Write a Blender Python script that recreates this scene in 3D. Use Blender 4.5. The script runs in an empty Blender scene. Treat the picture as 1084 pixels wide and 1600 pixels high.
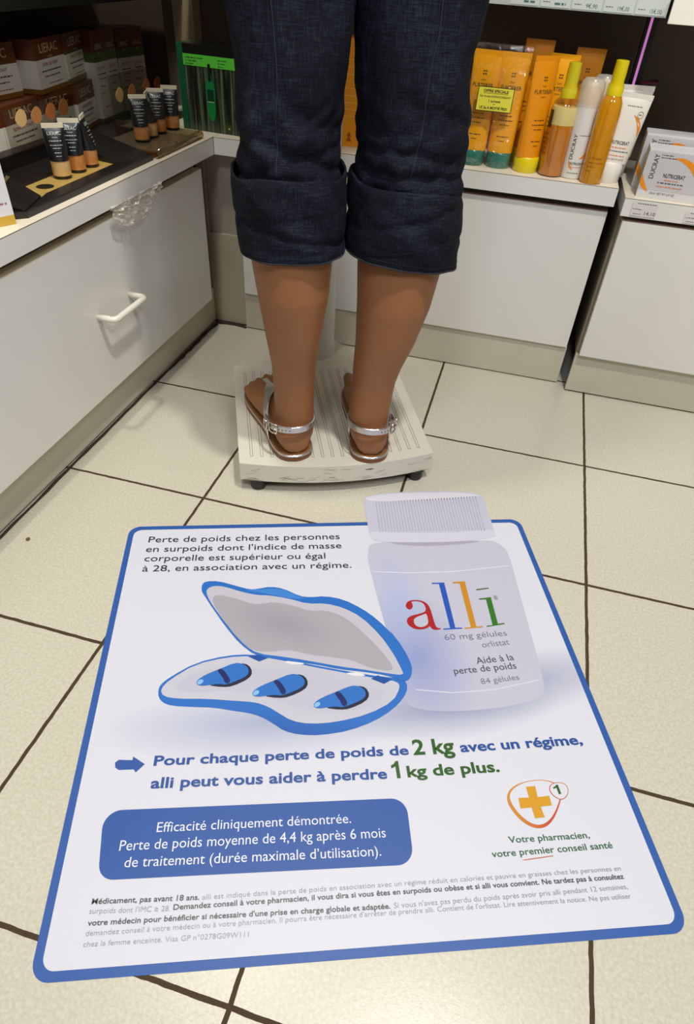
import bpy, bmesh, math, random
from mathutils import Vector, Matrix, noise
random.seed(7)
PI = math.pi
S = bpy.context.scene
COL = S.collection

# ---------------------------------------------------------------- camera
CAM_LOC = Vector((0.433718, -1.107908, 0.744376))
YAW, PITCH, ROLL = -0.218816, 0.722585, 0.072441
FPX = 1001.31
fw = Vector((math.sin(YAW)*math.cos(PITCH), math.cos(YAW)*math.cos(PITCH), -math.sin(PITCH)))
r0 = Vector((math.cos(YAW), -math.sin(YAW), 0)); u0 = r0.cross(fw)
rt = r0*math.cos(ROLL) + u0*math.sin(ROLL)
up = -r0*math.sin(ROLL) + u0*math.cos(ROLL)
cd = bpy.data.cameras.new('camera'); cam = bpy.data.objects.new('camera', cd); COL.objects.link(cam)
cd.sensor_fit = 'VERTICAL'; cd.sensor_height = 36.0; cd.lens = 36.0*FPX/1600.0
cd.clip_start = 0.02; cd.clip_end = 60
M3 = Matrix((rt, up, -fw)).transposed()
cam.matrix_world = Matrix.Translation(CAM_LOC) @ M3.to_4x4()
S.camera = cam

# ---------------------------------------------------------------- world, lights, exposure
w = bpy.data.worlds.new('world'); S.world = w; w.use_nodes = True
bg = w.node_tree.nodes['Background']; bg.inputs[0].default_value = (1.0, 0.93, 0.84, 1); bg.inputs[1].default_value = 0.17
S.view_settings.view_transform = 'Standard'; S.view_settings.look = 'None'
S.view_settings.gamma = 1.0; S.view_settings.exposure = -0.06
try: S.view_settings.use_curve_mapping = False
except Exception: pass

def area(name, loc, target, size, power, color):
    l = bpy.data.lights.new(name, 'AREA'); l.shape = 'DISK'; l.size = size; l.energy = power; l.color = color
    o = bpy.data.objects.new(name, l); COL.objects.link(o); o.location = loc
    d = Vector(target) - Vector(loc); o.rotation_euler = d.to_track_quat('-Z', 'Y').to_euler()
    return o
area('ceiling_spot', (0.77, -0.70, 2.55), (0.30, -0.3, 0.0), 0.15, 36, (1.0, 0.96, 0.89))
area('ceiling_spot', (-0.08, -0.35, 2.55), (-0.05, -0.4, 0.0), 0.15, 19, (1.0, 0.94, 0.84))
area('ceiling_spot', (0.25, -2.0, 2.5), (0.2, -0.4, 0.1), 0.5, 17, (0.93, 0.96, 1.0))
area('ceiling_spot', (1.7, -1.9, 2.5), (0.6, -0.1, 0.2), 0.5, 22, (0.93, 0.96, 1.0))

# ---------------------------------------------------------------- materials
def lin(c):
    return tuple(((v/255)/12.92 if v/255 <= 0.04045 else ((v/255+0.055)/1.055)**2.4) for v in c) + (1,)
MC = {}
def mat(name, rgb, rough=0.5, metal=0.0, spec=0.5, trans=0.0, coat=0.0, bump=0.0, bscale=60, var=0.0, vscale=8, emit=0, alpha=None, sss=0):
    if name in MC: return MC[name]
    if name.startswith('print'): rgb = tuple(v*.91 for v in rgb)
    m = bpy.data.materials.new(name); m.use_nodes = True; N = m.node_tree.nodes; L = m.node_tree.links
    b = N['Principled BSDF']; b.inputs['Base Color'].default_value = lin(rgb)
    b.inputs['Roughness'].default_value = rough; b.inputs['Metallic'].default_value = metal
    b.inputs['Specular IOR Level'].default_value = spec; b.inputs['Transmission Weight'].default_value = trans
    b.inputs['Coat Weight'].default_value = coat
    if sss: b.inputs['Subsurface Weight'].default_value = sss; b.inputs['Subsurface Radius'].default_value = (0.01, 0.004, 0.002); b.inputs['Subsurface Scale'].default_value = 0.5
    if emit: b.inputs['Emission Color'].default_value = lin(rgb); b.inputs['Emission Strength'].default_value = emit
    tc = N.new('ShaderNodeTexCoord')
    if var:
        n = N.new('ShaderNodeTexNoise'); n.inputs['Scale'].default_value = vscale; n.inputs['Detail'].default_value = 5
        L.new(tc.outputs['Object'], n.inputs['Vector'])
        mx = N.new('ShaderNodeMix'); mx.data_type = 'RGBA'; c = lin(rgb)
        mx.inputs[6].default_value = tuple(x*(1-var) for x in c[:3])+(1,); mx.inputs[7].default_value = tuple(min(1, x*(1+var)) for x in c[:3])+(1,)
        L.new(n.outputs[0], mx.inputs[0]); L.new(mx.outputs[2], b.inputs['Base Color'])
    if bump:
        n = N.new('ShaderNodeTexNoise'); n.inputs['Scale'].default_value = bscale; n.inputs['Detail'].default_value = 4
        L.new(tc.outputs['Object'], n.inputs['Vector'])
        bp = N.new('ShaderNodeBump'); bp.inputs['Strength'].default_value = bump; bp.inputs['Distance'].default_value = 0.002
        L.new(n.outputs[0], bp.inputs['Height']); L.new(bp.outputs[0], b.inputs['Normal'])
    MC[name] = m
    return m
def clear(name, tint=(255, 255, 255), gloss=0.12, rough=0.08, opacity=0.0, body=(255, 255, 255), wrinkle=0.0):
    """thin clear plastic: see-through with a glossy coat and an optional milky share"""
    if name in MC: return MC[name]
    m = bpy.data.materials.new(name); m.use_nodes = True; N = m.node_tree.nodes; L = m.node_tree.links
    N.remove(N['Principled BSDF']); out = N['Material Output']
    t = N.new('ShaderNodeBsdfTransparent'); t.inputs[0].default_value = lin(tint)
    g = N.new('ShaderNodeBsdfGlossy'); g.inputs['Roughness'].default_value = rough
    fr = N.new('ShaderNodeLayerWeight'); fr.inputs[0].default_value = 0.5
    pw = N.new('ShaderNodeMath'); pw.operation = 'POWER'; pw.inputs[1].default_value = 4.0; L.new(fr.outputs['Facing'], pw.inputs[0])
    sc_ = N.new('ShaderNodeMath'); sc_.operation = 'MULTIPLY'; sc_.inputs[1].default_value = 0.5; L.new(pw.outputs[0], sc_.inputs[0])
    ad = N.new('ShaderNodeMath'); ad.operation = 'ADD'; ad.inputs[1].default_value = 0.03+gloss*0.15
    L.new(sc_.outputs[0], ad.inputs[0])
    mx = N.new('ShaderNodeMixShader'); L.new(ad.outputs[0], mx.inputs[0]); L.new(t.outputs[0], mx.inputs[1]); L.new(g.outputs[0], mx.inputs[2])
    res = mx
    if opacity:
        d = N.new('ShaderNodeBsdfDiffuse'); d.inputs[0].default_value = lin(body)
        m2 = N.new('ShaderNodeMixShader'); m2.inputs[0].default_value = opacity
        L.new(mx.outputs[0], m2.inputs[1]); L.new(d.outputs[0], m2.inputs[2]); res = m2
    if wrinkle:
        tc = N.new('ShaderNodeTexCoord'); n = N.new('ShaderNodeTexNoise'); n.inputs['Scale'].default_value = 45; n.inputs['Detail'].default_value = 6
        L.new(tc.outputs['Object'], n.inputs['Vector']); bp = N.new('ShaderNodeBump'); bp.inputs['Strength'].default_value = wrinkle; bp.inputs['Distance'].default_value = 0.01
        L.new(n.outputs[0], bp.inputs['Height']); L.new(bp.outputs[0], g.inputs['Normal']); L.new(bp.outputs[0], fr.inputs['Normal'])
    L.new(res.outputs[0], out.inputs[0]); MC[name] = m
    return m
def zbands(name, bands, rough=0.45, axis=2, coat=0.0):
    """printed colour bands along local z: [(z from, rgb), ...] in metres"""
    if name in MC: return MC[name]
    m = mat(name, bands[0][1], rough, coat=coat); N = m.node_tree.nodes; L = m.node_tree.links
    H = bands[-1][0]*1.25 + 1e-4
    tc = N.new('ShaderNodeTexCoord'); sp = N.new('ShaderNodeSeparateXYZ'); L.new(tc.outputs['Object'], sp.inputs[0])
    dv = N.new('ShaderNodeMath'); dv.operation = 'DIVIDE'; dv.inputs[1].default_value = H; L.new(sp.outputs[axis], dv.inputs[0])
    cr = N.new('ShaderNodeValToRGB'); cr.color_ramp.interpolation = 'CONSTANT'
    e = cr.color_ramp.elements; e[0].position = 0; e[0].color = lin(bands[0][1])
    e[1].position = bands[1][0]/H; e[1].color = lin(bands[1][1])
    for z, c in bands[2:]:
        k = e.new(z/H); k.color = lin(c)
    L.new(dv.outputs[0], cr.inputs[0]); L.new(cr.outputs[0], N['Principled BSDF'].inputs['Base Color'])
    return m

# ---------------------------------------------------------------- helpers
def obj(name, me, m=None, parent=None, smooth=False, label=None):
    if isinstance(me, bmesh.types.BMesh):
        bm = me; me = bpy.data.meshes.new(name); bm.normal_update(); bm.to_mesh(me); bm.free()
    if smooth is not False:
        for p in me.polygons: p.use_smooth = True
    o = bpy.data.objects.new(name, me); COL.objects.link(o)
    if smooth is not False and smooth is not True:
        try: me.set_sharp_from_angle(angle=math.radians(smooth))
        except Exception: pass
    if m: me.materials.clear(); me.materials.append(m)
    if parent: o.parent = parent
    if label: o['label'] = label
    return o
def tag(o, label, cat, group=None, kind=None):
    o['label'] = label; o['category'] = cat
    if group: o['group'] = group
    if kind: o['kind'] = kind
    return o
def thing(name, label, cat, loc=(0, 0, 0), rz=0, group=None):
    o = bpy.data.objects.new(name, None); COL.objects.link(o); o.empty_display_size = 0.02
    o.location = loc; o.rotation_euler = (0, 0, rz)
    return tag(o, label, cat, group)
def struct(name, bm, m, smooth=False):
    o = obj(name, bm, m, smooth=smooth); o['kind'] = 'structure'; return o
def copy_thing(r, loc, rz, label, group=None):
    c = r.copy(); COL.objects.link(c); c.location = loc; c.rotation_euler = (0, 0, rz); c['label'] = label
    if group: c['group'] = group
    for ch in list(r.children):
        k = ch.copy(); COL.objects.link(k); k.parent = c
        for g in list(ch.children):
            q = g.copy(); COL.objects.link(q); q.parent = k
    return c
def box(x0, x1, y0, y1, z0, z1, bev=0.0, bm=None, seg=2):
    t = bmesh.new(); bmesh.ops.create_cube(t, size=1)
    for v in t.verts:
        v.co = Vector((x0+(v.co.x+.5)*(x1-x0), y0+(v.co.y+.5)*(y1-y0), z0+(v.co.z+.5)*(z1-z0)))
    if bev: bmesh.ops.bevel(t, geom=t.edges[:], offset=bev, segments=seg, affect='EDGES', profile=.6)
    return merge(bm, t)
def merge(bm, t):
    if bm is None: return t
    me = bpy.data.meshes.new('tmp'); t.to_mesh(me); t.free(); bm.from_mesh(me); bpy.data.meshes.remove(me)
    return bm
def loft(rings, cap0=True, cap1=True, bm=None, close=True):
    t = bmesh.new(); R = [[t.verts.new(p) for p in r] for r in rings]; n = len(R[0])
    for a, b in zip(R, R[1:]):
        for i in range(n if close else n-1):
            j = (i+1) % n; t.faces.new((a[i], a[j], b[j], b[i]))
    if cap0: t.faces.new(list(reversed(R[0])))
    if cap1: t.faces.new(R[-1])
    bmesh.ops.recalc_face_normals(t, faces=t.faces[:])
    return merge(bm, t)
def ring(cx, cy, z, a, b, n=48, p=2.0, rot=0.0):
    out = []
    for i in range(n):
        t = 2*PI*i/n; c, s = math.cos(t), math.sin(t)
        x = a*math.copysign(abs(c)**(2/p), c); y = b*math.copysign(abs(s)**(2/p), s)
        out.append(Vector((cx+x*math.cos(rot)-y*math.sin(rot), cy+x*math.sin(rot)+y*math.cos(rot), z)))
    return out
def lathe(prof, n=48, bm=None, cx=0, cy=0):
    return loft([ring(cx, cy, z, max(r, 1e-4), max(r, 1e-4), n) for r, z in prof], bm=bm)
def prism(pts, z0, z1, bm=None, bev=0):
    t = bmesh.new(); f = t.faces.new([t.verts.new((p[0], p[1], z0)) for p in pts])
    r = bmesh.ops.extrude_face_region(t, geom=[f]); vs = [v for v in r['geom'] if isinstance(v, bmesh.types.BMVert)]
    for v in vs: v.co.z = z1
    bmesh.ops.recalc_face_normals(t, faces=t.faces[:])
    if bev: bmesh.ops.bevel(t, geom=t.edges[:], offset=bev, segments=2, affect='EDGES')
    return merge(bm, t)
def tube(path, r, n=10, bm=None, cap=True):
    P = [Vector(p) for p in path]; rings = []
    prev = None
    for i, p in enumerate(P):
        d = (P[min(i+1, len(P)-1)] - P[max(i-1, 0)]).normalized()
        if prev is None: a = d.orthogonal().normalized()
        else: a = (prev - d*prev.dot(d)).normalized()
        prev = a; b = d.cross(a); rr = r[i] if isinstance(r, (list, tuple)) else r
        rings.append([p + a*math.cos(2*PI*k/n)*rr + b*math.sin(2*PI*k/n)*rr for k in range(n)])
    return loft(rings, cap, cap, bm)
def strap(path, wid, th=0.0018, bm=None, closed=False):
    """path of (point, outward normal, width direction)"""
    rings = []
    for p, n, u in path:
        p, n, u = Vector(p), Vector(n).normalized(), Vector(u).normalized(); h = wid/2 if not isinstance(wid, list) else 0
        rings.append([p-u*h, p-u*h*.8+n*th, p+u*h*.8+n*th, p+u*h])
    return loft(rings, True, True, bm)
def chaikin(pts, it=2):
    P = [Vector((p[0], p[1])) for p in pts]
    for _ in range(it):
        Q = []
        for i in range(len(P)):
            a, b = P[i], P[(i+1) % len(P)]; Q += [a*.75+b*.25, a*.25+b*.75]
        P = Q
    return P
def flat(pts, z, it=0):
    P = chaikin(pts, it) if it else [Vector((p[0], p[1])) for p in pts]
    t = bmesh.new(); f = t.faces.new([t.verts.new((p[0], p[1], z)) for p in P]); f.normal_update()
    if f.normal.z < 0: f.normal_flip()
    bmesh.ops.triangulate(t, faces=t.faces[:], ngon_method='EAR_CLIP')
    return t
def round_poly(pts, r, seg=8):
    out = []; n = len(pts)
    for i in range(n):
        p = Vector(pts[i][:2]); a = (Vector(pts[i-1][:2])-p); b = (Vector(pts[(i+1) % n][:2])-p)
        an = a.angle(b); d = r/math.tan(an/2); a.normalize(); b.normalize()
        p0, p1 = p+a*d, p+b*d; c = p + (a+b).normalized()*(r/math.sin(an/2))
        a0 = math.atan2(*(p0-c).yx); a1 = math.atan2(*(p1-c).yx); da = (a1-a0+PI) % (2*PI)-PI
        for k in range(seg+1):
            t = a0+da*k/seg; out.append(Vector((c.x+r*math.cos(t), c.y+r*math.sin(t))))
    return out
TC = {}
def glyphs(s, weight=0.0):
    """text as a flat mesh, baseline at 0, cap height 1, width as set by the font"""
    k = (s, weight)
    if k in TC: return TC[k]
    cu = bpy.data.curves.new('lettering', 'FONT'); cu.body = s; cu.size = 1; cu.resolution_u = 3; cu.offset = weight
    o = bpy.data.objects.new('tmp', cu); me = bpy.data.meshes.new_from_object(o)
    bpy.data.objects.remove(o); bpy.data.curves.remove(cu)
    xs = [v.co.x for v in me.vertices] or [0, 1]
    x0, x1 = min(xs), max(xs)
    for v in me.vertices: v.co.x -= x0; v.co.y /= 0.729
    TC[k] = (me, x1-x0)
    return TC[k]
def write(name, s, width, cap, place, m, parent, weight=0.0, label=None):
    """letters mapped by place(u, v): u along the line in [0,width], v up"""
    if s.startswith('~'):                    # print too small to read: a row of short dashes
        rg = random.Random(s+name+str(round(width*1e5))); bm = bmesh.new(); u = 0
        while u < width*.97:
            w_ = min(width-u, cap*rg.uniform(.5, 2.2)); bm.faces.new([bm.verts.new(place(a, b)) for a, b in ((u, cap*.12), (u+w_, cap*.12), (u+w_, cap*.62), (u, cap*.62))])
            u += w_+cap*rg.uniform(.3, .6)
        return obj(name, bm, m, parent)
    me0, w0 = glyphs(s, weight); me = me0.copy()
    for v in me.vertices: v.co = place(v.co.x*width/w0, v.co.y*cap)
    o = obj(name, me, m, parent)
    if label: o['label'] = label
    return o
def boxuv(ox, oy, oz, du, dv):
    O, U, V = Vector((ox, oy, oz)), Vector(du), Vector(dv)
    return lambda u, v: O + U*u + V*v
MAT_O=(0.1429,-1.0249)
ART={
 'corners':[[0.1,-0.1],[656.8,-5.8],[662.3,630.5],[-7.9,629.9]],
 'cap':[[390.7,691.3],[398.0,699.1],[435.5,708.2],[515.1,710.5],[581.3,707.8],[606.4,700.3],[612.3,692.1],[610.7,639.6],[608.5,592.2],[605.5,586.0],[563.8,577.9],[490.0,575.8],[418.1,579.1],[397.0,583.2],[391.2,595.4],[390.4,641.8]],
 'cap_top':[[392.4,690.5],[397.7,696.7],[435.2,705.4],[514.5,707.7],[578.0,705.1],[603.2,698.4],[608.7,693.4],[574.3,689.0],[510.4,685.3],[445.0,683.0],[404.1,685.1]],
 'cap_rim':[[390.1,606.6],[445.5,601.4],[494.3,599.2],[556.6,600.2],[609.7,606.5],[608.5,592.2],[605.5,586.0],[563.8,577.9],[490.0,575.8],[418.1,579.1],[397.0,583.2],[391.2,595.4]],
 'ridges':[[[411.5,682.2],[413.0,682.2],[410.8,604.6],[409.3,604.6]],[[416.6,682.6],[418.2,682.5],[415.9,604.5],[414.5,604.5]],[[421.8,682.9],[423.4,682.8],[421.0,604.4],[419.6,604.5]],[[427.0,683.2],[428.6,683.2],[426.2,604.4],[424.7,604.4]],[[432.2,683.5],[433.7,683.5],[431.3,604.3],[429.8,604.4]],[[437.4,683.8],[438.9,683.8],[436.4,604.3],[435.0,604.3]],[[442.6,684.2],[444.2,684.1],[441.6,604.2],[440.1,604.3]],[[447.8,684.5],[449.4,684.4],[446.7,604.2],[445.2,604.2]],[[453.0,684.8],[454.6,684.8],[451.9,604.1],[450.4,604.2]],[[458.3,685.1],[459.8,685.1],[457.0,604.1],[455.5,604.1]],[[463.5,685.4],[465.1,685.4],[462.2,604.0],[460.7,604.1]],[[468.8,685.8],[470.3,685.7],[467.3,604.0],[465.9,604.0]],[[474.0,686.1],[475.6,686.1],[472.5,603.9],[471.0,604.0]],[[479.3,686.4],[480.8,686.4],[477.7,603.9],[476.2,603.9]],[[484.5,686.7],[486.1,686.7],[482.8,603.8],[481.4,603.9]],[[489.8,687.1],[491.4,687.0],[488.0,603.8],[486.5,603.8]],[[495.1,687.4],[496.6,687.4],[493.2,603.7],[491.7,603.7]],[[500.4,687.7],[501.9,687.7],[498.4,603.6],[496.9,603.7]],[[505.6,688.1],[507.2,688.0],[503.6,603.6],[502.1,603.6]],[[510.9,688.4],[512.5,688.3],[508.8,603.5],[507.3,603.6]],[[516.3,688.7],[517.8,688.7],[514.0,603.5],[512.5,603.5]],[[521.6,689.0],[523.1,689.0],[519.2,603.4],[517.7,603.5]],[[526.9,689.4],[528.5,689.3],[524.4,603.4],[522.9,603.4]],[[532.2,689.7],[533.8,689.7],[529.6,603.3],[528.1,603.4]],[[537.5,690.0],[539.1,690.0],[534.8,603.3],[533.3,603.3]],[[542.9,690.4],[544.5,690.3],[540.1,603.2],[538.6,603.3]],[[548.2,690.7],[549.8,690.7],[545.3,603.2],[543.8,603.2]],[[553.6,691.0],[555.2,691.0],[550.5,603.1],[549.0,603.2]],[[559.0,691.4],[560.5,691.3],[555.8,603.1],[554.3,603.1]],[[564.3,691.7],[565.9,691.6],[561.0,603.0],[559.5,603.0]],[[569.7,692.0],[571.3,692.0],[566.3,603.0],[564.8,603.0]],[[575.1,692.3],[576.7,692.3],[571.5,602.9],[570.0,602.9]],[[580.5,692.7],[582.1,692.6],[576.8,602.8],[575.3,602.9]],[[585.9,693.0],[587.5,693.0],[582.0,602.8],[580.5,602.8]],[[591.3,693.3],[592.9,693.3],[587.3,602.7],[585.8,602.8]],[[596.7,693.7],[598.3,693.6],[592.6,602.7],[591.1,602.7]]],
 'bottle_body':[[389.6,576.7],[420.5,579.8],[492.7,577.5],[566.4,578.7],[599.6,577.7],[608.5,569.7],[616.5,558.2],[618.4,539.1],[616.0,505.5],[611.9,455.8],[608.0,409.5],[604.1,355.0],[600.8,315.4],[596.5,288.2],[591.8,278.5],[574.1,269.7],[533.9,262.3],[475.5,259.2],[433.4,262.1],[414.5,267.2],[402.8,274.1],[399.4,298.5],[397.2,343.1],[392.1,407.0],[386.6,464.8],[383.6,509.4],[380.9,537.6],[384.4,561.8]],
 'neck_shadow':[[417.1,580.9],[492.6,577.0],[566.2,577.7],[580.6,576.2],[549.7,570.5],[490.8,567.3],[440.9,571.0]],
 'label_line':[[385.8,513.9],[445.2,509.0],[514.7,509.2],[612.7,518.9],[612.5,517.0],[514.3,507.3],[444.9,507.1],[385.9,512.1]],
 'label_low':[[419.3,295.8],[467.5,288.4],[526.8,290.2],[591.9,302.0],[591.7,300.6],[526.5,288.9],[467.2,287.1],[419.1,294.5]],
 'body_left':[[385.5,511.1],[405.9,510.4],[406.1,438.7],[408.0,375.5],[410.7,314.7],[412.8,291.3],[406.8,272.3],[402.8,274.1],[399.4,298.5],[397.2,343.1],[392.1,407.0],[386.6,464.8]],
 'case_base':[[80.9,300.9],[78.9,311.9],[80.8,320.4],[91.3,331.1],[123.4,352.7],[164.9,362.7],[196.9,363.3],[229.2,356.1],[278.9,342.5],[331.6,328.0],[377.0,317.4],[405.2,313.9],[409.3,299.4],[401.2,283.9],[384.2,267.4],[358.3,252.0],[323.7,240.1],[287.2,236.1],[261.3,238.3],[241.9,244.7],[228.9,255.5],[212.5,266.7],[195.8,272.8],[175.9,276.9],[152.5,282.6],[126.0,284.8],[99.6,287.8],[87.5,292.9]],
 'case_tray':[[81.7,313.3],[91.7,327.1],[123.7,350.2],[165.1,359.6],[197.0,360.3],[229.1,354.4],[278.8,339.1],[331.3,324.7],[376.4,313.3],[395.5,309.0],[398.8,299.9],[385.8,278.8],[351.0,261.7],[308.1,252.9],[274.9,252.2],[252.0,257.9],[235.6,269.9],[222.3,280.0],[205.5,287.4],[175.2,291.3],[141.7,295.8],[105.0,297.7],[86.3,302.5]],
 'tray_line':[[99.8,315.5],[114.9,332.8],[148.5,343.5],[183.4,343.0],[215.1,337.2],[257.0,323.5],[298.6,313.2],[333.3,307.4],[367.6,299.5],[375.8,295.1],[364.9,278.0],[336.6,270.0],[295.8,268.4],[259.1,276.1],[229.0,293.0],[201.8,304.2],[167.8,307.2],[127.5,305.4],[107.1,309.2]],
 'lid':[[121.1,482.4],[120.8,495.5],[126.2,501.7],[145.9,501.5],[174.1,489.8],[194.0,482.1],[205.7,483.2],[225.5,487.2],[245.3,481.7],[268.6,466.1],[284.2,462.9],[308.1,464.5],[335.2,456.6],[361.1,437.8],[382.0,416.1],[401.2,386.6],[395.8,399.0],[412.5,364.1],[420.0,334.9],[418.3,321.1],[413.1,311.2],[405.3,308.2],[384.4,319.1],[349.4,327.2],[321.2,331.9],[286.1,342.1],[257.6,347.4],[229.1,353.5],[204.1,360.8],[181.9,382.1],[162.4,410.5],[141.8,445.0],[126.9,471.8]],
 'lid_rim':[[127.9,479.5],[130.4,487.2],[138.7,491.7],[154.4,490.0],[182.4,477.3],[205.9,470.2],[221.6,469.5],[252.8,461.6],[279.8,450.2],[307.2,450.1],[333.9,440.4],[359.3,421.0],[382.3,387.5],[396.7,355.0],[404.5,328.6],[406.5,318.0],[384.8,322.0],[349.8,330.5],[321.5,336.1],[279.1,347.6],[243.5,356.3],[207.6,363.2],[189.3,378.2],[170.1,404.1],[149.9,435.9],[135.0,461.3]],
 'lid_cavity':[[139.0,458.6],[139.3,470.3],[147.6,473.5],[175.1,464.7],[198.5,452.6],[213.9,453.0],[229.4,456.4],[260.2,447.0],[283.1,436.1],[306.3,436.6],[332.5,424.1],[356.6,395.7],[379.1,362.5],[394.2,332.5],[389.5,325.1],[364.2,330.6],[336.9,346.5],[308.3,352.7],[279.6,358.0],[250.9,368.2],[222.0,365.2],[200.4,368.8],[178.0,391.3],[154.0,429.9]],
 'lid_glint':[[229.4,483.4],[245.2,480.1],[266.6,465.1],[280.2,461.5],[260.6,460.2],[237.2,467.3],[213.7,474.5],[186.2,480.8],[194.0,482.1],[209.7,481.5]],
 'slot0':[[141.5,316.1],[153.8,335.7],[184.6,349.3],[195.9,345.3],[201.1,333.4],[196.5,323.3],[175.6,312.7],[162.1,311.8]],
 'capsule0':[[127.0,318.8],[128.5,325.2],[138.9,332.8],[155.6,340.2],[176.1,349.7],[186.7,347.9],[194.6,341.2],[196.3,332.8],[191.6,326.0],[174.0,318.0],[165.6,315.2],[157.0,317.3],[146.9,316.2],[133.5,314.9]],
 'band0':[[152.9,339.1],[159.7,341.3],[168.3,330.1],[172.6,319.7],[166.6,315.6],[160.5,328.4]],
 'glint0':[[127.7,319.6],[130.0,324.3],[134.0,325.7],[136.9,323.1],[135.1,319.2],[131.3,317.0]],
 'slot1':[[215.1,295.7],[228.7,314.8],[260.3,327.9],[271.4,324.0],[275.8,312.4],[270.6,302.6],[249.0,292.4],[235.4,291.5]],
 'capsule1':[[200.9,298.4],[202.8,304.6],[213.6,312.0],[230.8,319.1],[251.9,328.3],[262.4,326.5],[269.9,320.0],[270.9,311.8],[265.8,305.2],[247.8,297.5],[239.2,294.8],[230.7,296.8],[220.5,295.8],[207.0,294.6]],
 'band1':[[228.0,318.1],[235.0,320.1],[242.8,309.2],[246.4,299.1],[240.2,295.2],[234.9,307.7]],
 'glint1':[[201.5,299.2],[204.1,303.7],[208.2,305.1],[211.0,302.6],[209.0,298.8],[205.0,296.6]],
 'slot2':[[294.1,274.2],[309.0,292.7],[341.5,305.3],[352.3,301.5],[356.0,290.2],[350.1,280.7],[327.8,270.8],[314.2,270.1]],
 'capsule2':[[280.1,276.8],[282.4,282.8],[293.7,290.0],[311.4,296.9],[333.1,305.8],[343.5,304.0],[350.5,297.6],[351.0,289.7],[345.5,283.3],[326.9,275.8],[318.2,273.3],[309.8,275.2],[299.6,274.3],[286.0,273.1]],
 'band2':[[308.6,295.9],[315.7,297.9],[322.8,287.3],[325.7,277.4],[319.2,273.6],[314.7,285.7]],
 'glint2':[[280.8,277.6],[283.7,282.0],[287.9,283.3],[290.4,280.9],[288.2,277.2],[284.0,275.1]],
 'hole0':[[242.7,348.6],[252.3,349.8],[264.8,347.5],[273.2,342.8],[261.1,342.5],[248.7,344.8]],
 'hole1':[[327.1,325.8],[338.6,326.4],[349.1,323.8],[355.1,320.2],[341.5,320.0],[331.1,322.6]],
 'hinge0':[[194.1,359.5],[207.7,361.5],[222.0,355.6],[209.6,350.2]],
 'hinge1':[[360.6,314.9],[370.1,319.8],[388.7,311.9],[377.2,305.9]],
 'arrow':[[44.9,218.2],[61.2,216.8],[61.2,221.5],[76.4,210.9],[67.2,201.2],[64.4,205.1],[47.1,205.4],[42.6,208.7],[41.2,214.9]],
 'panel':[[46.6,85.7],[380.6,78.5],[382.8,151.1],[38.7,158.3]],
 'loop_out':[[502.6,144.0],[506.8,151.2],[515.1,157.1],[527.3,161.3],[545.7,163.3],[558.5,161.6],[566.3,158.3],[570.3,153.7],[570.6,145.0],[566.3,135.8],[557.8,123.9],[549.2,114.3],[539.6,108.0],[529.7,106.4],[520.2,109.8],[511.8,116.7],[505.4,127.2],[502.3,136.7]],
 'loop_in':[[506.1,144.8],[510.0,151.0],[517.7,156.3],[529.3,160.6],[545.4,162.4],[557.1,160.8],[564.9,157.3],[568.5,153.1],[568.9,145.1],[564.7,136.3],[556.7,125.6],[547.9,116.8],[538.7,111.4],[529.9,110.4],[522.4,113.2],[514.9,120.1],[509.2,129.4],[506.2,138.5]],
 'cross':[[529.4,155.1],[541.0,155.5],[540.0,142.1],[554.5,142.8],[553.9,131.3],[540.1,130.8],[541.0,118.4],[529.1,118.0],[528.8,130.5],[515.4,130.1],[516.3,142.5],[529.2,142.3]],
 'small_out':[[556.6,151.3],[559.9,155.8],[566.3,158.3],[575.0,157.8],[580.2,154.6],[580.4,147.6],[576.2,141.1],[570.0,137.2],[564.7,137.6],[559.5,141.5],[556.8,146.5]],
 'small_in':[[557.7,151.2],[560.6,155.2],[566.5,157.4],[574.7,156.9],[579.3,154.0],[579.5,147.7],[575.6,141.7],[569.9,138.1],[565.4,138.3],[560.3,142.1],[558.0,146.7]],
 'premier_line':[[500.4,75.0],[513.8,75.9],[537.1,77.3],[536.8,76.4],[513.5,74.9],[503.2,74.4]],
 'l1':[[476.8,485.5],[496.8,485.3],[495.4,396.0],[505.7,395.8],[505.6,393.7],[477.0,393.2],[476.9,395.3],[487.5,395.8],[487.9,482.7],[476.6,483.1]],
 'l2':[[510.4,485.7],[530.4,486.8],[527.3,396.7],[537.4,397.3],[537.2,394.9],[508.9,393.3],[509.0,395.4],[519.0,396.0],[521.0,482.9],[510.3,483.0]],
 'i':[[544.4,450.3],[563.9,452.4],[561.2,400.5],[571.5,401.6],[571.4,399.5],[543.0,395.4],[543.1,397.5],[552.5,398.7],[555.1,448.2],[544.3,448.0]],
 'idot':[[544.6,469.5],[565.1,471.9],[565.0,469.9],[544.7,467.1]],
 'a':[[428.1,439.3],[429.5,445.4],[433.7,449.7],[440.6,451.7],[449.4,451.3],[457.6,448.2],[463.4,441.2],[465.2,430.0],[465.9,408.4],[466.9,399.1],[469.5,396.4],[473.8,396.4],[473.8,394.6],[466.8,393.1],[461.7,394.1],[459.1,397.6],[458.1,401.3],[453.7,397.1],[446.0,395.1],[437.6,395.5],[430.8,398.9],[426.0,404.9],[425.0,411.5],[427.6,417.5],[434.6,421.8],[444.6,424.1],[452.6,426.2],[457.7,430.4],[458.0,438.1],[455.9,444.9],[450.0,448.5],[441.3,449.4],[437.7,447.3],[439.3,443.6],[438.6,437.2],[434.9,433.0],[430.2,433.7]],
 'a_hole':[[457.3,424.9],[450.7,421.9],[442.7,419.0],[436.6,415.0],[435.1,408.4],[437.1,402.3],[442.4,398.9],[450.0,399.9],[456.7,404.8],[457.5,414.1]],
}
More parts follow.
